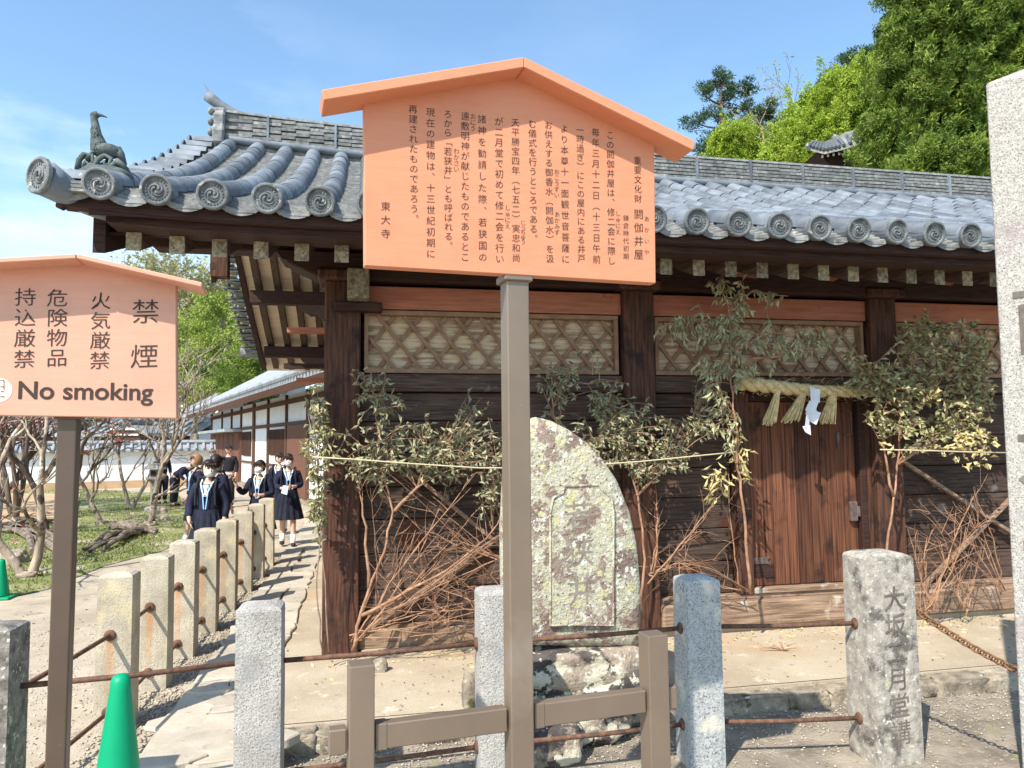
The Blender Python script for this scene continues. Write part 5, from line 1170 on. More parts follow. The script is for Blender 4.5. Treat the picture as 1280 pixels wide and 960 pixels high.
# far roofs behind the garden wall
def far_roof(lab, x0, x1, ye, yr, depth, gable=False):
    a, b_ = atd(x0, ye, depth), atd(x1, ye, depth); d = (b_-a).normalized(); nn = V((d.y, -d.x, 0)); t = thing('far_house', V(((a.x+b_.x)/2, (a.y+b_.y)/2, 0)), lab, 'building')
    zr_ = atd((x0+x1)/2, yr, depth+3).z; a.z = b_.z = (a.z+b_.z)/2; r_ = 3
    MB().prism([V((a.x, a.y, 0))-nn*.6, V((a.x, a.y, 0))-nn*5, V((a.x, a.y, a.z))-nn*5, V((a.x, a.y, a.z))-nn*.6], b_-a).build('wall', 'plaster', t)
    for k in range(7): q = a.lerp(b_, (k+.5)/7)-nn*.57; MB().box((q.x, q.y, a.z/2), (.2, .2, a.z)).build('post', 'far_wood', t)
    q0 = a.lerp(b_, .5)-nn*.58; MB().bar(a-nn*.57-V((0, 0, .45)), b_-nn*.57-V((0, 0, .45)), .12, .5).build('lintel', 'far_wood', t)
    rf = MB().prism([a-d*.5, V((a.x, a.y, zr_))-d*.5-nn*r_, a-d*.5-nn*2*r_, a-d*.5-nn*2*r_-V((0, 0, .2)), V((a.x, a.y, zr_-.2))-d*.5-nn*r_, a-d*.5-V((0, 0, .2))], b_-a+d).build('roof', 'far_tile', t)
    mb = MB(); n = int((b_-a).length/.5)
    for k in range(n+2): q = a-d*.4+d*(k*.5); mb.tube([q+V((0, 0, .03))+nn*.05, V((q.x, q.y, zr_+.06))-nn*r_], .10, 5)
    mb.build('tile_rows', 'far_tile', rf, kind='stuff'); MB().tube([V((a.x, a.y, zr_+.15))-nn*r_-d*.6, V((b_.x, b_.y, zr_+.15))-nn*r_+d*.6], .25, 8).build('ridge', 'far_tile', rf)
far_roof('distant low grey roofed building seen above the garden wall', 112, 232, 541, 525, 44)
far_roof('distant house with a broad grey roof left of the sign post', -70, 66, 543, 524, 48)
t_ = thing('gate_house', atd(155, 553, 40), 'small dark gabled gate roof behind the garden wall', 'building'); q = atd(155, 553, 40)
cx_ = V((q.x, q.y, 0)); ap = atd(153, 529, 40).z; ez_ = atd(153, 541, 40).z
for sg in (-1, 1): MB().prism([cx_+V((0, 0, ap)), cx_+rt*(sg*1.25)+V((0, 0, ez_)), cx_+rt*(sg*1.25)+V((0, 0, ez_-.18)), cx_+V((0, 0, ap-.22))], V((fw.x, fw.y, 0))*3).build('roof_slope', 'far_tile', t_)
MB().prism([cx_-rt*.85+V((0, 0, 0)), cx_+rt*.85+V((0, 0, 0)), cx_+rt*.85+V((0, 0, ez_)), cx_+V((0, 0, ap-.25)), cx_-rt*.85+V((0, 0, ez_))], V((fw.x, fw.y, 0))*2.5).build('gable_wall', 'far_wood', t_)
MB().tube([cx_+V((0, 0, ap+.1))-fw*.1, cx_+V((0, 0, ap+.1))+V((fw.x, fw.y, 0))*3], .14, 8).build('ridge', 'far_tile', t_)
for z in (ez_-.1, ez_+.2): MB().bar(cx_-rt*.8+V((0, 0, z))-fw*.05, cx_+rt*.8+V((0, 0, z))-fw*.05, .1, .09).build('tie_beam', 'plaster', t_)

# ================================================================== FOLIAGE MASSES
def clump_cloud(centers, radii, per, rs, up_=.4, shell=.55):
    C, D = [], []
    for c, r in zip(centers, radii):
        d = rs.normal(size=(per, 3)); d /= np.linalg.norm(d, axis=1, keepdims=True); q = rs.uniform(shell, 1, (per, 1)); C.append(np.array(c)+d*q*np.array(r)); D.append(d+rs.normal(size=(per, 3))*.5+np.array((0, 0, up_)))
    return np.concatenate(C), np.concatenate(D)
def leafy_tree(label, base, trunk_h, crown, n_cl, cl_r, per, leaf, L_, W_, seed, nm='broadleaf_tree', m='bark_pale', tr=.25, up_=.3, limbs=9, shell=.5, hang=0, group=None):
    """crown = (centre, radii)"""
    rs = np.random.RandomState(seed); t = thing(nm, base, label, 'tree', group); c, R = V(crown[0]), V(crown[1]); cs, rr = [], []
    while len(cs) < n_cl:
        d = rs.normal(size=3); d /= np.linalg.norm(d); q = rs.uniform(.35, 1)**.6; p = V((c.x+d[0]*R.x*q, c.y+d[1]*R.y*q, c.z+d[2]*R.z*q)); 
        if p.z < base[2]+trunk_h*.4: continue
        cs.append(tuple(p)); k = rs.uniform(.6, 1.25)*cl_r; rr.append((k, k, k*.7))
    C, D = clump_cloud(cs, rr, per, rs, up_, shell); leaves('crown', leaf, C, D, L_, W_, t, base, seed, kind=None)
    mb = MB(); b0 = V(base); mb.tube([b0, b0.lerp(c, .35)+V((rs.normal()*.1, 0, 0)), b0.lerp(c, .7), c+V((0, 0, R.z*.5))], [tr, tr*.8, tr*.55, tr*.15], 9)
    for k in range(limbs):
        j = rs.randint(len(cs)); e = V(cs[j]); s_ = b0.lerp(c, rs.uniform(.45, .95)); mb.tube(bez(s_, s_.lerp(e, .5)+V((0, 0, -.1*R.z)), e, 4), [tr*.35, tr*.28, tr*.2, tr*.12, tr*.05], 5, cap=False)
    mb.build('trunk', m, t, smooth=True); return t
def P3(x, y, d): return atd(x, y, d)
# green trees left behind the hall
HZ = lambda q: (q.x, q.y, 0)
c = P3(278, 430, 46); leafy_tree('bright green spring tree rising behind the white hall roof', HZ(c), 3, (c, (3.2, 2.6, 3.4)), 95, .75, 260, 'spring_b', .17, .11, 71, up_=.2)
c = P3(232, 455, 52); leafy_tree('second bright green spring tree just right of the no smoking board', HZ(c), 3, (c, (2.8, 2.6, 3.0)), 70, .75, 260, 'spring', .17, .11, 72)
c = P3(312, 470, 40); leafy_tree('dense green tree low against the hall roof edge', HZ(c), 2, (c, (2.0, 2, 1.4)), 60, .5, 260, 'cedar', .13, .06, 73)
c = P3(245, 490, 44); leafy_tree('darker green shrubby tree above the garden wall', HZ(c), 1, (c, (2.6, 2, .9)), 60, .45, 240, 'spring_b', .13, .08, 74)
for k, (x, y, d, h, s_, lab) in enumerate([(300, 560, 60, 15, 81, 'tall bare branched tree with pale twigs behind the hall'), (215, 560, 56, 14.5, 82, 'tall leafless tree rising above the no smoking board'), (255, 560, 66, 16, 83, 'farther leafless tree with spreading grey twigs')]):
    q = P3(x, y, d); bare_tree(lab, HZ(q), h, .22, 2, s_, dep=5, leaf='pale_leaf', nleaf=3)
for k, (x, d, y, R_, lf, s_, lab) in enumerate([(-30, 60, 505, (6, 4, 2.4), 'red_leaf', 91, 'hazy reddish budding trees beyond the far roofs at the left'), (110, 75, 520, (9, 4, 2.2), 'pale_leaf', 92, 'pale greenish budding tree far behind the garden wall')]):
    q = P3(x, y, d); leafy_tree(lab, HZ(q), 1, (q, R_), 60, .9, 160, lf, .2, .1, s_)
# wooded hill on the right
hs = tag(MB().prism([V((30, 40, -.2)), V((14, 48, -.2)), V((20, 64, -.2)), V((80, 90, -.2)), V((90, 40, -.2))], (0, 0, .15)).build('hill_foot', 'hill'), kind='structure')
b = MB(); N = 24
hv = []
for j in range(N+1):
    for i in range(N+1):
        u_, v_ = i/N, j/N; X = 16+u_*70; Y = 42+v_*60; z = 15*math.exp(-((X-56)/26)**2-((Y-84)/30)**2)+1.2*noise.noise(V((X*.1, Y*.1, 0)))-1.2
        hv.append((X, Y, z))
b.add(hv, [(j*(N+1)+i, j*(N+1)+i+1, (j+1)*(N+1)+i+1, (j+1)*(N+1)+i) for j in range(N) for i in range(N)]); tag(b.build('wooded_hill', 'hill', smooth=True), kind='structure')
# big cedar: tufted clumps, fresh green
def cedar(label, outline, depth, base_px, thick, n_cl, seed, leaf='cedar', cr=.45, per=150, L_=.15, W_=.05, nm='cedar_tree'):
    """outline: list of (y, xl, xr) giving the crown's edges at a depth; clumps fill a body of real thickness"""
    rs = np.random.RandomState(seed); bq = P3(base_px, 560, depth); base = HZ(bq); t = thing(nm, base, label, 'tree'); C, D = [], []
    ys = [o[0] for o in outline]; fwh = V((fw.x, fw.y, 0)).normalized()
    for k in range(n_cl):
        y = rs.uniform(ys[0], ys[-1]); xl = np.interp(y, ys, [o[1] for o in outline]); xr = np.interp(y, ys, [o[2] for o in outline]); u_ = rs.uniform(-1, 1); x = (xl+xr)/2+(xr-xl)/2*u_; dz = -thick*math.sqrt(max(0, 1-u_*u_))*rs.uniform(.55, 1)
        c = np.array(tuple(P3(x, y, depth+dz))); r = cr*rs.uniform(.55, 1.35); m_ = 3+rs.randint(3)
        for s_ in range(m_):      # each clump: a few upturned sprays
            cc = c+rs.normal(size=3)*r*.45; ax = rs.normal(size=3)*.6+np.array((-fwh.x*.5, -fwh.y*.5, .5)); ax /= np.linalg.norm(ax); n = per//m_
            t_ = rs.uniform(0, 1, (n, 1)); p = cc+ax*t_*r*.9+rs.normal(size=(n, 3))*r*.22*(1-t_*.6); C.append(p); D.append(ax*.8+rs.normal(size=(n, 3))*.55)
    leaves("crown", leaf, np.concatenate(C), np.concatenate(D), L_, W_, t, base, seed, kind=None)
    # dark inner foliage so that depth reads between the sprays
    C = []; D = []
    for k in range(n_cl*26):
        y = rs.uniform(ys[0], ys[-1]); xl = np.interp(y, ys, [o[1] for o in outline])+8; xr = np.interp(y, ys, [o[2] for o in outline])-8; C.append(tuple(P3(rs.uniform(xl, xr), y, depth-thick*.25+rs.uniform(-.3, 1.2)))); D.append(tuple(rs.normal(size=3)))
    leaves('inner_foliage', leaf, C, D, .45, .32, t, base, seed+1, kind=None)
    top = P3((outline[0][1]+outline[0][2])/2, ys[0], depth); MB().tube([base, V(base).lerp(top, .5), top], [.5, .3, .05], 9).build('trunk', 'bark_dark', t, smooth=True)
    return t
cedar('huge fresh green cedar filling the upper right corner', [(-60, 1150, 1330), (0, 1112, 1350), (45, 1104, 1360), (100, 1092, 1370), (150, 1078, 1370), (200, 1070, 1370), (235, 1062, 1370)], 27, 1230, 3.4, 520, 101, cr=.46, per=330, L_=.19, W_=.05)
cedar('lower rounded cedar shrub mass just above the ridge at the right', [(182, 1150, 1230), (200, 1120, 1260), (232, 1100, 1280)], 23.5, 1190, .8, 70, 103, cr=.32, per=170, L_=.11, W_=.04)
cedar('bright yellow green rounded tree sloping up to the cedar', [(88, 1068, 1110), (100, 1045, 1115), (125, 1010, 1110), (150, 985, 1110), (180, 962, 1105), (225, 940, 1105)], 34, 1040, 2.5, 330, 105, leaf='spring', cr=.55, per=420, L_=.095, W_=.07, nm='broadleaf_tree')
cedar('smaller yellow green tree at the foot of the pines', [(160, 905, 935), (175, 892, 960), (215, 880, 975)], 38, 925, 1.5, 80, 107, leaf='spring', cr=.45, per=300, L_=.095, W_=.07, nm='broadleaf_tree')
def pine(label, base_px, depth, trunk_px, pads, seed, r0_=.2):
    rs = np.random.RandomState(seed); bq = P3(base_px[0], base_px[1], depth); t = thing('pine_tree', HZ(bq), label, 'tree'); tp = [V(HZ(bq))]+[P3(x, y, depth) for x, y in trunk_px]; n = len(tp)
    mb = MB(); mb.tube(tp, [r0_*(1-.8*i/(n-1)) for i in range(n)], 8); cs, rr = [], []
    for x, y, rx, ry in pads:
        c = P3(x, y, depth+rs.uniform(-1, 1)); s_ = min(tp[1:], key=lambda q: (q-c).length+abs(q.z-c.z)); mb.tube(bez(s_, s_.lerp(c, .5)+V((0, 0, -.2)), c, 4), [.08, .07, .05, .035, .02], 5, cap=False)
        k = depth/FPX
        for j in range(max(4, int(rx*ry/14))): cs.append(tuple(c+rt*(rs.uniform(-1, 1)*rx*k*.8)+fw*(rs.uniform(-1, 1)*rx*k*.8)+V((0, 0, rs.uniform(-.8, .8)*ry*k)))); q = rs.uniform(.22, .42)*depth/38; rr.append((q, q, q*.6))
    C, D = clump_cloud(cs, rr, 130, rs, .5, .2); leaves('crown', 'pine', C, D, .16*depth/38, .045*depth/38, t, HZ(bq), seed, kind=None); mb.build('trunk', 'bark_dark', t, smooth=True)
pine('dark pine with flat layered crown standing against the sky', (905, 560), 40, [(903, 195), (903, 160), (900, 130), (903, 105)], [(905, 97, 14, 6), (890, 108, 14, 6), (922, 108, 16, 6), (938, 118, 10, 6), (880, 118, 9, 5), (910, 122, 14, 6), (890, 140, 12, 5), (868, 153, 16, 6), (925, 135, 16, 6), (902, 150, 12, 5), (890, 168, 9, 5), (888, 182, 14, 7), (880, 190, 10, 5), (912, 165, 8, 4)], 111)
pine('darker pine partly hidden behind the pale bare tree', (955, 560), 43, [(952, 190), (952, 160), (955, 140)], [(955, 136, 14, 7), (940, 146, 14, 7), (966, 147, 14, 7), (930, 152, 10, 6), (950, 158, 16, 7), (975, 155, 8, 5)], 112)
pine('tall dark pine on the skyline left of the cedar', (1060, 560), 46, [(1060, 130), (1060, 95), (1062, 72)], [(1062, 68, 10, 5), (1055, 78, 14, 6), (1070, 80, 14, 6), (1060, 90, 20, 7), (1042, 98, 14, 6), (1030, 110, 12, 6), (1078, 92, 14, 7), (1020, 122, 10, 6)], 113)
pine('small dark pine touching the cedar on the skyline', (1088, 560), 47, [(1088, 110), (1088, 80)], [(1087, 66, 8, 5), (1082, 74, 12, 6), (1092, 82, 12, 8), (1085, 95, 12, 7), (1075, 103, 12, 6)], 114)
q = P3(968, 560, 36); 
def bare_px(label, base_px, depth, st, seed):
    rs = np.random.RandomState(seed); bq = P3(base_px[0], base_px[1], depth); t = thing('bare_tree', HZ(bq), label, 'tree'); mb = MB(); tips = []
    for pts in st:
        pp_ = [P3(x, y, depth+rs.normal()*.3) for x, y in pts]; n = len(pp_); mb.tube([V(HZ(bq))]+pp_, [.12]+[.085*(1-.75*i/(n-1)) for i in range(n)], 6)
        for p_ in pp_[1:]:
            for k in range(3): grow(mb, p_, V((rs.normal(), rs.normal()*.6, .6)), .022, .9, 2, rs, tips, nseg=3, sides=4)
    mb.build('trunk', 'bark_pale', t, smooth=True); C = [tuple(a+b_*rs.uniform(0, .3)) for a, b_ in tips for k in range(5)]; D = rs.normal(size=(len(C), 3)); leaves('buds', 'pale_leaf', C, D, .10, .06, t, HZ(bq), seed)
bare_px('pale leafless tree between the pines and the yellow green tree', (970, 560), 35, [[(965, 200), (972, 170), (985, 145), (992, 130)], [(965, 200), (955, 175), (950, 155)], [(968, 190), (990, 165), (1000, 150)]], 121)
# small temple roof on the hill
TD = 28; T = thing('temple_roof', HZ(P3(1045, 560, TD)), 'small grey tiled temple roof corner peeping between the green trees', 'building')
q0, q1, q2, q3 = P3(1011, 184, TD), P3(1012, 193, TD), P3(1075, 178, TD), P3(1075, 186, TD)
fh = V((fw.x, fw.y, 0)).normalized()
sl1 = [P3(1011, 184, TD), P3(1030, 189, TD), P3(1052, 184, TD), P3(1090, 172, TD)]; tp1 = [P3(1016, 181, TD+.4), P3(1030, 183, TD+1.2), P3(1045, 177, TD+1.6), P3(1090, 160, TD+1.6)]
vs = []
for a, b_ in zip(sl1, tp1): vs += [a-V((0, 0, .12)), a+V((0, 0, .08)), b_+V((0, 0, .08)), b_-V((0, 0, .12))]
MB().add(vs, [(k*4+q_, k*4+(q_+1) % 4, k*4+4+(q_+1) % 4, k*4+4+q_) for k in range(3) for q_ in range(4)]+[(0, 1, 2, 3), (12, 13, 14, 15)]).build('roof', 'tile_edge', T)
mb = MB()
for k in range(14):
    u_ = k/13*2.9+.05; i_ = min(int(u_), 2); f_ = u_-i_; a = sl1[i_].lerp(sl1[i_+1], f_); b_ = tp1[i_].lerp(tp1[i_+1], f_); mb.tube([a+V((0, 0, .10)), b_+V((0, 0, .12))], .075, 6); mb.ball(a+V((0, 0, .08)), .09, 6, 4)
mb.build('tile_rows', 'tile', T, kind='stuff')
MB().tube([P3(1046, 177, TD+1.6), P3(1060, 170, TD+1.6), P3(1090, 162, TD+1.6)], .17, 8).build('ridge', 'tile_edge', T); MB().tube([P3(1047, 178, TD+1.4), P3(1044, 171, TD+1.4), P3(1042, 168, TD+1.4)], [.16, .12, .04], 8).build('ridge_end', 'tile_edge', T)
MB().prism([P3(1020, 190, TD+.5), P3(1084, 184, TD+.5), P3(1084, 200, TD+.5), P3(1040, 208, TD+.5)], fh*3).build('eave_timbers', 'wood_dark', T); MB().prism([P3(1034, 206, TD+1), P3(1084, 200, TD+1), P3(1084, 240, TD+1), P3(1034, 240, TD+1)], fh*3).build('wall', 'far_wood', T)
for k in range(8): MB().bar(P3(1028+k*7, 195-k*1.1, TD+.2), P3(1028+k*7, 199-k*1.1, TD+1.2), .07, .07).build('rafter', 'plaster', T)
MB().tube([P3(1011, 187, TD), P3(1009, 182, TD-.1), P3(1010, 179, TD-.1)], [.08, .06, .03], 6).build('corner_tip', 'far_tile', T)
# distant hills all round
b = MB(); vs = []; n = 60
for k in range(n+1):
    a = -math.pi*.9+2*math.pi*.95*k/n; R_ = 300; h = 12+9*noise.noise(V((math.cos(a)*3, math.sin(a)*3, 1)))
    vs += [(R_*math.cos(a), R_*math.sin(a), -1), (R_*math.cos(a)*1.2, R_*math.sin(a)*1.2, h)]
b.add(vs, [(2*k, 2*k+2, 2*k+3, 2*k+1) for k in range(n)]); tag(b.build('distant_hills', 'hill', smooth=True), kind='structure')

# ================================================================== PEOPLE
def skinmesh(nodes, edges, root=0, sub=1):
    """nodes: list of (pos, rx, ry)"""
    me = bpy.data.meshes.new('s'); me.from_pydata([n[0] for n in nodes], edges, []); me.update()
    o = bpy.data.objects.new('s', me); COL.objects.link(o); o.modifiers.new('k', 'SKIN'); 
    for i, n in enumerate(nodes): d = me.skin_vertices[0].data[i]; d.radius = (n[1], n[2]); d.use_root = (i == root)
    s_ = o.modifiers.new('u', 'SUBSURF'); s_.levels = sub; s_.render_levels = sub
    dg = bpy.context.evaluated_depsgraph_get(); dg.update(); ev = o.evaluated_get(dg); m2 = bpy.data.meshes.new_from_object(ev)
    vs = [tuple(v.co) for v in m2.vertices]; fs = [tuple(p.vertices) for p in m2.polygons]
    bpy.data.objects.remove(o); bpy.data.meshes.remove(me); bpy.data.meshes.remove(m2); return vs, fs
def person(label, px, depth, face, H_=1.55, pose='walk', outfit='uniform', mask=True, hair='bob', yaw_head=0, lean=0, tw=0, arms=None, group=None, ztop=None):
    q = atd(px, 553, depth); base = V((q.x, q.y, 0)); t = thing('person', base, label, 'person', group)
    k = H_/1.6; ca, sa = math.cos(face), math.sin(face)
    bendp = lean
    def W(p):            # local (x right, y back, z up), bent forward about the hips, turned to face
        x, y, z = p
        if z > .84: dz, dy = z-.84, y; z = .84+dz*math.cos(bendp)+dy*math.sin(bendp); y = dy*math.cos(bendp)-dz*math.sin(bendp)
        x, y, z = x*k, y*k, z*k; return V((base.x+x*ca-y*sa, base.y+x*sa+y*ca, base.z+z))
    st = {'walk': ((.09, -.17, .02), (.09, .12, .06)), 'stand': ((.09, 0, 0), (.09, .02, 0)), 'step': ((.08, .13, .03), (.08, -.15, .02))}[pose]
    (lx, ly, lz), (rx_, ry_, rz_) = st
    A = arms or {}
    LA = A.get('L', [(-.21, .02, 1.07), (-.20, -.10, .86), (-.19, -.15, .78)]); RA = A.get('R', [(.21, .02, 1.07), (.20, -.10, .86), (.19, -.15, .78)])
    nodes, edges = [], []
    def nd(p, r, r2=None, par=None):
        nodes.append((tuple(W(p)), r*k, (r2 or r)*k)); i = len(nodes)-1
        if par is not None: edges.append((par, i))
        return i
    pel = nd((0, 0, .86), .125, .10); wa_ = nd((0, 0, 1.0), .11, .085, pel); chs = nd((0, 0, 1.17), .125, .09, wa_); sh = nd((0, .0, 1.27), .085, .062, chs); nk_ = nd((0, 0, 1.345), .045, .045, sh); nk2 = nd((0, -.01, 1.40), .043, .043, nk_)
    for sgn, (fx, fy, fz) in ((-1, st[0]), (1, st[1])):
        hp = nd((sgn*.085, 0, .80), .085, .085, pel); kn = nd((sgn*.088, fy*.55-.02, .45+fz*.5), .052, .055, hp); cf = nd((sgn*.088, fy*.75+.015, .30+fz*.7), .048, .05, kn); an = nd((sgn*.088, fy, .09+fz), .032, .034, cf); to = nd((sgn*.095, fy-.12, .035+fz), .034, .025, an)
    hands = []
    for sgn, (el, wr, hd_) in ((-1, LA), (1, RA)):
        s_ = nd((sgn*.145, 0, 1.255), .045, .045, sh); e = nd(el, .042, .042, s_); w_ = nd(wr, .027, .027, e); h = nd(hd_, .030, .018, w_); hands.append((wr, hd_, sgn))
    vs, fs = skinmesh(nodes, edges); b = MB(); b.add(vs, fs)
    # head joined to the neck, five fingers to each hand
    hy = rad(yaw_head); hc = V((0, -.02, 1.50))
    def Hd(p): x, y, z = p; return W((hc.x+x*math.cos(hy)-y*math.sin(hy), hc.y+x*math.sin(hy)+y*math.cos(hy), hc.z+z))
    hb = MB(); hb.ball((0, 0, 0), (.074, .092, .108), 16, 12)
    hvs = []
    for v in hb.v:
        x, y, z = v
        if z < 0: f_ = 1-.28*(-z/.108)**1.5; x *= f_; y = y*f_-.006
        if y < -.06 and abs(z) < .03: y += .004
        hvs.append(Hd((x, y, z)))
    b.add(hvs, hb.f)
    nb = MB(); nb.tube([(0, -.088, .012), (0, -.102, -.012), (0, -.109, -.026), (0, -.09, -.034)], [.008, .011, .014, .008], 6); b.add([Hd(v) for v in nb.v], nb.f)
    for s_ in (-1, 1):
        eb = MB(); eb.ball((s_*.073, .005, -.008), (.011, .020, .029), 6, 5); b.add([Hd(v) for v in eb.v], eb.f)
    for wr, h, sgn in hands:
        d = (V(h)-V(wr)).normalized(); sd_ = d.cross(V((sgn*1.0, 0, .1))).normalized(); 
        for f_, (o_, l_) in enumerate(((-.021, .052), (-.007, .064), (.007, .06), (.020, .048))):
            p0 = V(h)+sd_*o_; p1 = p0+d*l_*.6; p2 = p1+(d+V((-sgn*.5, -.1, -.2))).normalized()*l_*.45; fb2 = MB().tube([W(p0), W(p1), W(p2)], [.009*k, .008*k, .006*k], 5); b.add(fb2.v, fb2.f)
        p0 = V(wr).lerp(V(h), .45)-sd_*.018; fb2 = MB().tube([W(p0), W(p0-sd_*.028+d*.015), W(p0-sd_*.034+d*.045)], [.011*k, .010*k, .007*k], 5); b.add(fb2.v, fb2.f)
    b.build('body', 'skin', t, smooth=True)
    def skinned(nm, m, nn, ee, sub=1):
        v2, f2 = skinmesh([(tuple(W(p)), a*k, b_*k) for p, a, b_ in nn], ee, sub=sub); MB().add(v2, f2).build(nm, m, t, smooth=True)
    top_m = {'uniform': 'navy', 'man': 'black', 'pink': 'pink', 'dark': 'navy'}[outfit]
    def L2(a, b_, f_): return tuple(V(a).lerp(V(b_), f_))
    el, wr, _ = LA; er, wr2, _ = RA
    low = .80 if outfit != 'man' else .86
    skinned('jacket', top_m, [((0, 0, low+.04), .165, .125), ((0, 0, 1.0), .150, .118), ((0, 0, 1.16), .160, .12), ((0, 0, 1.30), .120, .088), ((-.15, 0, 1.275), .078, .075), (L2((-.155, 0, 1.265), el, .55), .068, .066), (el, .062, .062), (L2(el, wr, .9), .05, .05), ((.15, 0, 1.275), .078, .075), (L2((.155, 0, 1.265), er, .55), .068, .066), (er, .062, .062), (L2(er, wr2, .9), .05, .05)],
        [(0, 1), (1, 2), (2, 3), (3, 4), (4, 5), (5, 6), (6, 7), (3, 8), (8, 9), (9, 10), (10, 11)])
    if outfit in ('uniform', 'pink'):
        sk = MB(); sk.lathe([(.155, .98), (.175, .86), (.22, .68), (.265, .48), (.262, .475), (.20, .60), (.14, .86)], n=48, fn=lambda a, z: 1+(.055*math.sin(a*14) if z < .9 else 0))
        MB().add([W((v[0], v[1]*.8, v[2]+.0)) if v[2] > .84 else W((v[0], v[1]*.8+(.02), v[2])) for v in sk.v], sk.f).build('skirt', 'navy_skirt', t)
    else:
        pn = []; pe = []
        for sgn, (fx, fy, fz) in ((-1, st[0]), (1, st[1])):
            i = len(pn); pn += [((sgn*.085, 0, .86), .115, .12), ((sgn*.088, fy*.5-.02, .45+fz*.5), .078, .08), ((sgn*.088, fy, .10+fz), .065, .065)]; pe += [(i, i+1), (i+1, i+2)]
        for j in (0, 3): skinned('trouser_leg', 'black' if outfit == 'man' else 'navy_skirt', pn[j:j+3], [(0, 1), (1, 2)])
    for sgn, (fx, fy, fz) in ((-1, st[0]), (1, st[1])):
        if outfit in ('uniform', 'pink'): MB().tube([W((sgn*.088, fy*.85+.012, .20+fz*.8)), W((sgn*.088, fy, .09+fz)), W((sgn*.09, fy-.04, .05+fz))], [.047*k, .042*k, .04*k], 10).build('sock', 'white', t, smooth=True)
        sh_ = MB(); sh_.ball((0, 0, 0), (.047, .125, .042), 12, 8, keep=None); MB().add([W((sgn*.092+v[0], fy-.055+v[1], max(.0, .04+v[2])+fz*.8)) for v in sh_.v], sh_.f).build('shoe', 'shoe', t, smooth=True)
    # hair
    hm = 'hair' if hair != 'brown' else 'hair_brown'
    hr_ = MB(); hr_.ball((0, .012, .012), (.088, .104, .116), 20, 14, keep=lambda n: not (n.y < -.30 and n.z < .42) and n.z > (-.75 if n.y > -.05 else -.55))
    MB().add([Hd((v[0]*(1+.04*math.sin(v[2]*90)), v[1], v[2])) for v in hr_.v], hr_.f).build('hair', hm, t, smooth=True)
    fr_ = MB()
    for j in range(7): x = -.06+j*.02; fr_.tube([(x, -.075, .075), (x*1.08, -.097, .05), (x*1.1, -.094, .022+.006*(j % 2))], [.012, .012, .006], 5)
    MB().add([Hd(v) for v in fr_.v], fr_.f).build('fringe', hm, t, smooth=True)
    if hair == 'tail': pb = MB().tube([(0, .10, .03), (0, .155, .0), (0, .15, -.12), (0, .13, -.2)], [.03, .036, .03, .012], 8); MB().add([Hd(v) for v in pb.v], pb.f).build('ponytail', hm, t, smooth=True)
    ey_ = MB()
    for s_ in (-1, 1): ey_.ball((s_*.029, -.083, .012), (.011, .009, .0065), 6, 5)
    MB().add([Hd(v) for v in ey_.v], ey_.f).build('eyes', 'hair', t)
    if mask:
        mk = MB(); mk.ball((0, -.004, -.042), (.074, .112, .066), 18, 12, keep=lambda n: n.y < -.25 and abs(n.z) < .88); MB().add([Hd(v) for v in mk.v], mk.f).build('face_mask', 'white', t, smooth=True)
    else: mo = MB().tube([(-.022, -.084, -.055), (0, -.092, -.057), (.022, -.084, -.055)], [.003, .006, .003], 5); MB().add([Hd(v) for v in mo.v], mo.f).build('mouth', 'pink', t)
    if outfit == 'uniform':
        cl = MB()
        for s_ in (-1, 1): cl.tube([(s_*.012, -.128, 1.15), (s_*.04, -.125, 1.22), (s_*.07, -.09, 1.31), (s_*.08, .0, 1.36), (s_*.09, .09, 1.31)], [.007, .009, .010, .010, .008], 5)
        cl.prism([(-.03, -.105, 1.30), (.03, -.105, 1.30), (.008, -.121, 1.17), (-.008, -.121, 1.17)], (0, -.008, 0)); MB().add([W(v) for v in cl.v], cl.f).build('collar', 'white', t, smooth=False)
        ly_ = MB()
        for s_ in (-1, 1): ly_.bar((s_*.045, -.12, 1.30), (s_*.012, -.137, .99), .012, .006, side=(0, 1, 0))
        MB().add([W(v) for v in ly_.v], ly_.f).build('lanyard', 'skyblue', t)
        bs_ = MB()
        for s_ in (-1, 1): bs_.tube([(s_*.10, .08, 1.36), (s_*.115, -.03, 1.375), (s_*.12, -.118, 1.25), (s_*.125, -.12, 1.05), (s_*.14, .03, .98)], .018, 5)
        MB().add([W(v) for v in bs_.v], bs_.f).build('bag_strap', 'black', t)
        bg_ = MB(); bg_.box((0, .17, 1.12), (.28, .13, .36)); MB().add([W(v) for v in bg_.v], bg_.f).build('backpack', 'black', t, bevel=.03, seg=2)
    if outfit == 'man': bl = MB().lathe([(.15, .0), (.15, .03)], (0, 0, .86), 16); MB().add([W((v[0], v[1]*.78, v[2])) for v in bl.v], bl.f).build('shirt_hem', 'white', t)
    return t
up_hand = [(-.26, -.06, 1.06), (-.34, -.14, 1.20), (-.37, -.16, 1.28)]
hold = [(.22, -.02, 1.06), (.10, -.20, 1.05), (.05, -.24, 1.06)]; holdL = [(-.22, -.02, 1.06), (-.10, -.2, 1.02), (-.04, -.24, 1.03)]
DD = lambda s_: 920/s_
person('masked schoolgirl in navy looking aside, nearest in the left group', 262, DD(98), rad(-8), 1.56, yaw_head=35, arms={'L': [(-.24, .0, 1.04), (-.20, -.12, .86), (-.16, -.16, .80)], 'R': [(.23, .03, 1.05), (.21, -.02, .84), (.20, -.04, .76)]})
person('schoolgirl with dark tied hair turned away behind the masked girl', 270, DD(84), rad(150), 1.60, hair='tail', mask=False)
person('schoolgirl in pink and navy with light brown hair at the back of the left group', 247, DD(72), rad(-60), 1.58, outfit='uniform', hair='brown', mask=False, yaw_head=-20)
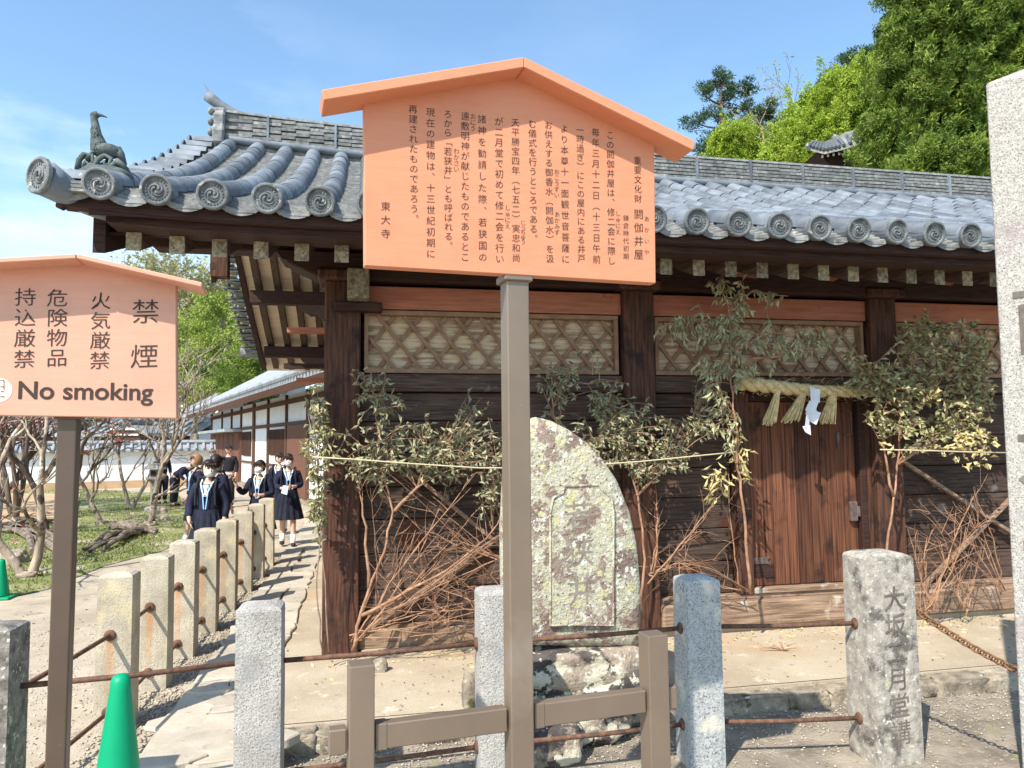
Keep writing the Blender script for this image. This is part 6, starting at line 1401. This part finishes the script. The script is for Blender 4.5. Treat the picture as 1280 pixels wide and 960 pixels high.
person('man in black sweater and cap walking on the pale forecourt', 286, DD(45), rad(0), 1.70, outfit='man', hair='bob', mask=False, pose='walk')
person('short masked schoolgirl raising one hand behind the farthest stone post', 326, DD(80), rad(-14), 1.50, arms={'L': up_hand, 'R': hold}, yaw_head=-5)
g6 = person('masked schoolgirl holding a folded leaflet beside the far end of the fence', 361, DD(72), rad(6), 1.57, pose='step', arms={'L': holdL, 'R': hold}, hair='tail')
p = WL[g6]; o = MB().prism([(p.x-.06, p.y-.27, 1.06), (p.x+.03, p.y-.30, 1.04), (p.x+.01, p.y-.30, .90), (p.x-.09, p.y-.27, .93)], (0, -.006, 0)).build('leaflet', 'paper', None, org=(p.x, p.y-.27, 1)); tag(o, 'small pale leaflet held by the schoolgirl at the right', 'leaflet')
person('unmasked schoolgirl following close behind the girl with the leaflet', 350, DD(64), rad(-10), 1.57, mask=False, yaw_head=25)
person('bending visitor in dark clothes beneath the leaning bare tree', 219, DD(44), rad(70), 1.62, outfit='dark', lean=rad(62), mask=False, pose='stand', arms={'L': [(-.16, -.10, 1.10), (-.13, -.3, 1.15), (-.12, -.36, 1.16)], 'R': [(.16, -.10, 1.10), (.13, -.3, 1.15), (.12, -.36, 1.16)]})
person('standing visitor in dark clothes seen through the branches', 204, DD(42), rad(30), 1.60, outfit='dark', mask=False, pose='stand')
person('visitor with a light mask standing behind the man in black', 267, DD(42), rad(-20), 1.56, outfit='pink', hair='brown', pose='stand')
m_ = WL[[o for o in COL.objects if str(o.get('label', '')).startswith('man in black')][0]]; mt_ = [o for o in COL.objects if str(o.get('label', '')).startswith('man in black')][0]
cp = MB(); cp.ball((m_.x, m_.y-.02, 1.635), (.095, .11, .085), 16, 8, keep=lambda n: n.z > -.05); cp.prism([(m_.x-.07, m_.y-.09, 1.635), (m_.x-.05, m_.y-.20, 1.62), (m_.x+.05, m_.y-.20, 1.62), (m_.x+.07, m_.y-.09, 1.635)], (0, 0, .012)); cp.build('cap', 'black', mt_)

# GROUPS for the repeats
for o in COL.objects:
    if 'category' not in o: continue
    n = o.name.split('.')[0]; g = {'bare_tree': 'bare trees on the lawn and behind it', 'cut_branch': 'leafy cut branches set against the plank wall', 'bare_twigs': 'bundles of bare twigs before the plank wall', 'pine_tree': 'pines on the skyline', 'person': 'visitors walking on the forecourt', 'notice_board': 'orange notice boards on bronze posts', 'traffic_cone': 'green traffic cones', 'boulder': 'loose stones on the ground', 'fallen_wood': 'dead wood lying on the moss', 'broadleaf_tree': 'green leafy trees in the background', 'cord': 'straw cords along the wall', 'stone_fence': 'stone post fences', 'far_house': 'distant roofs beyond the garden wall', 'cedar_tree': 'cedars behind the hall'}.get(n)
    if g and 'group' not in o: o['group'] = g
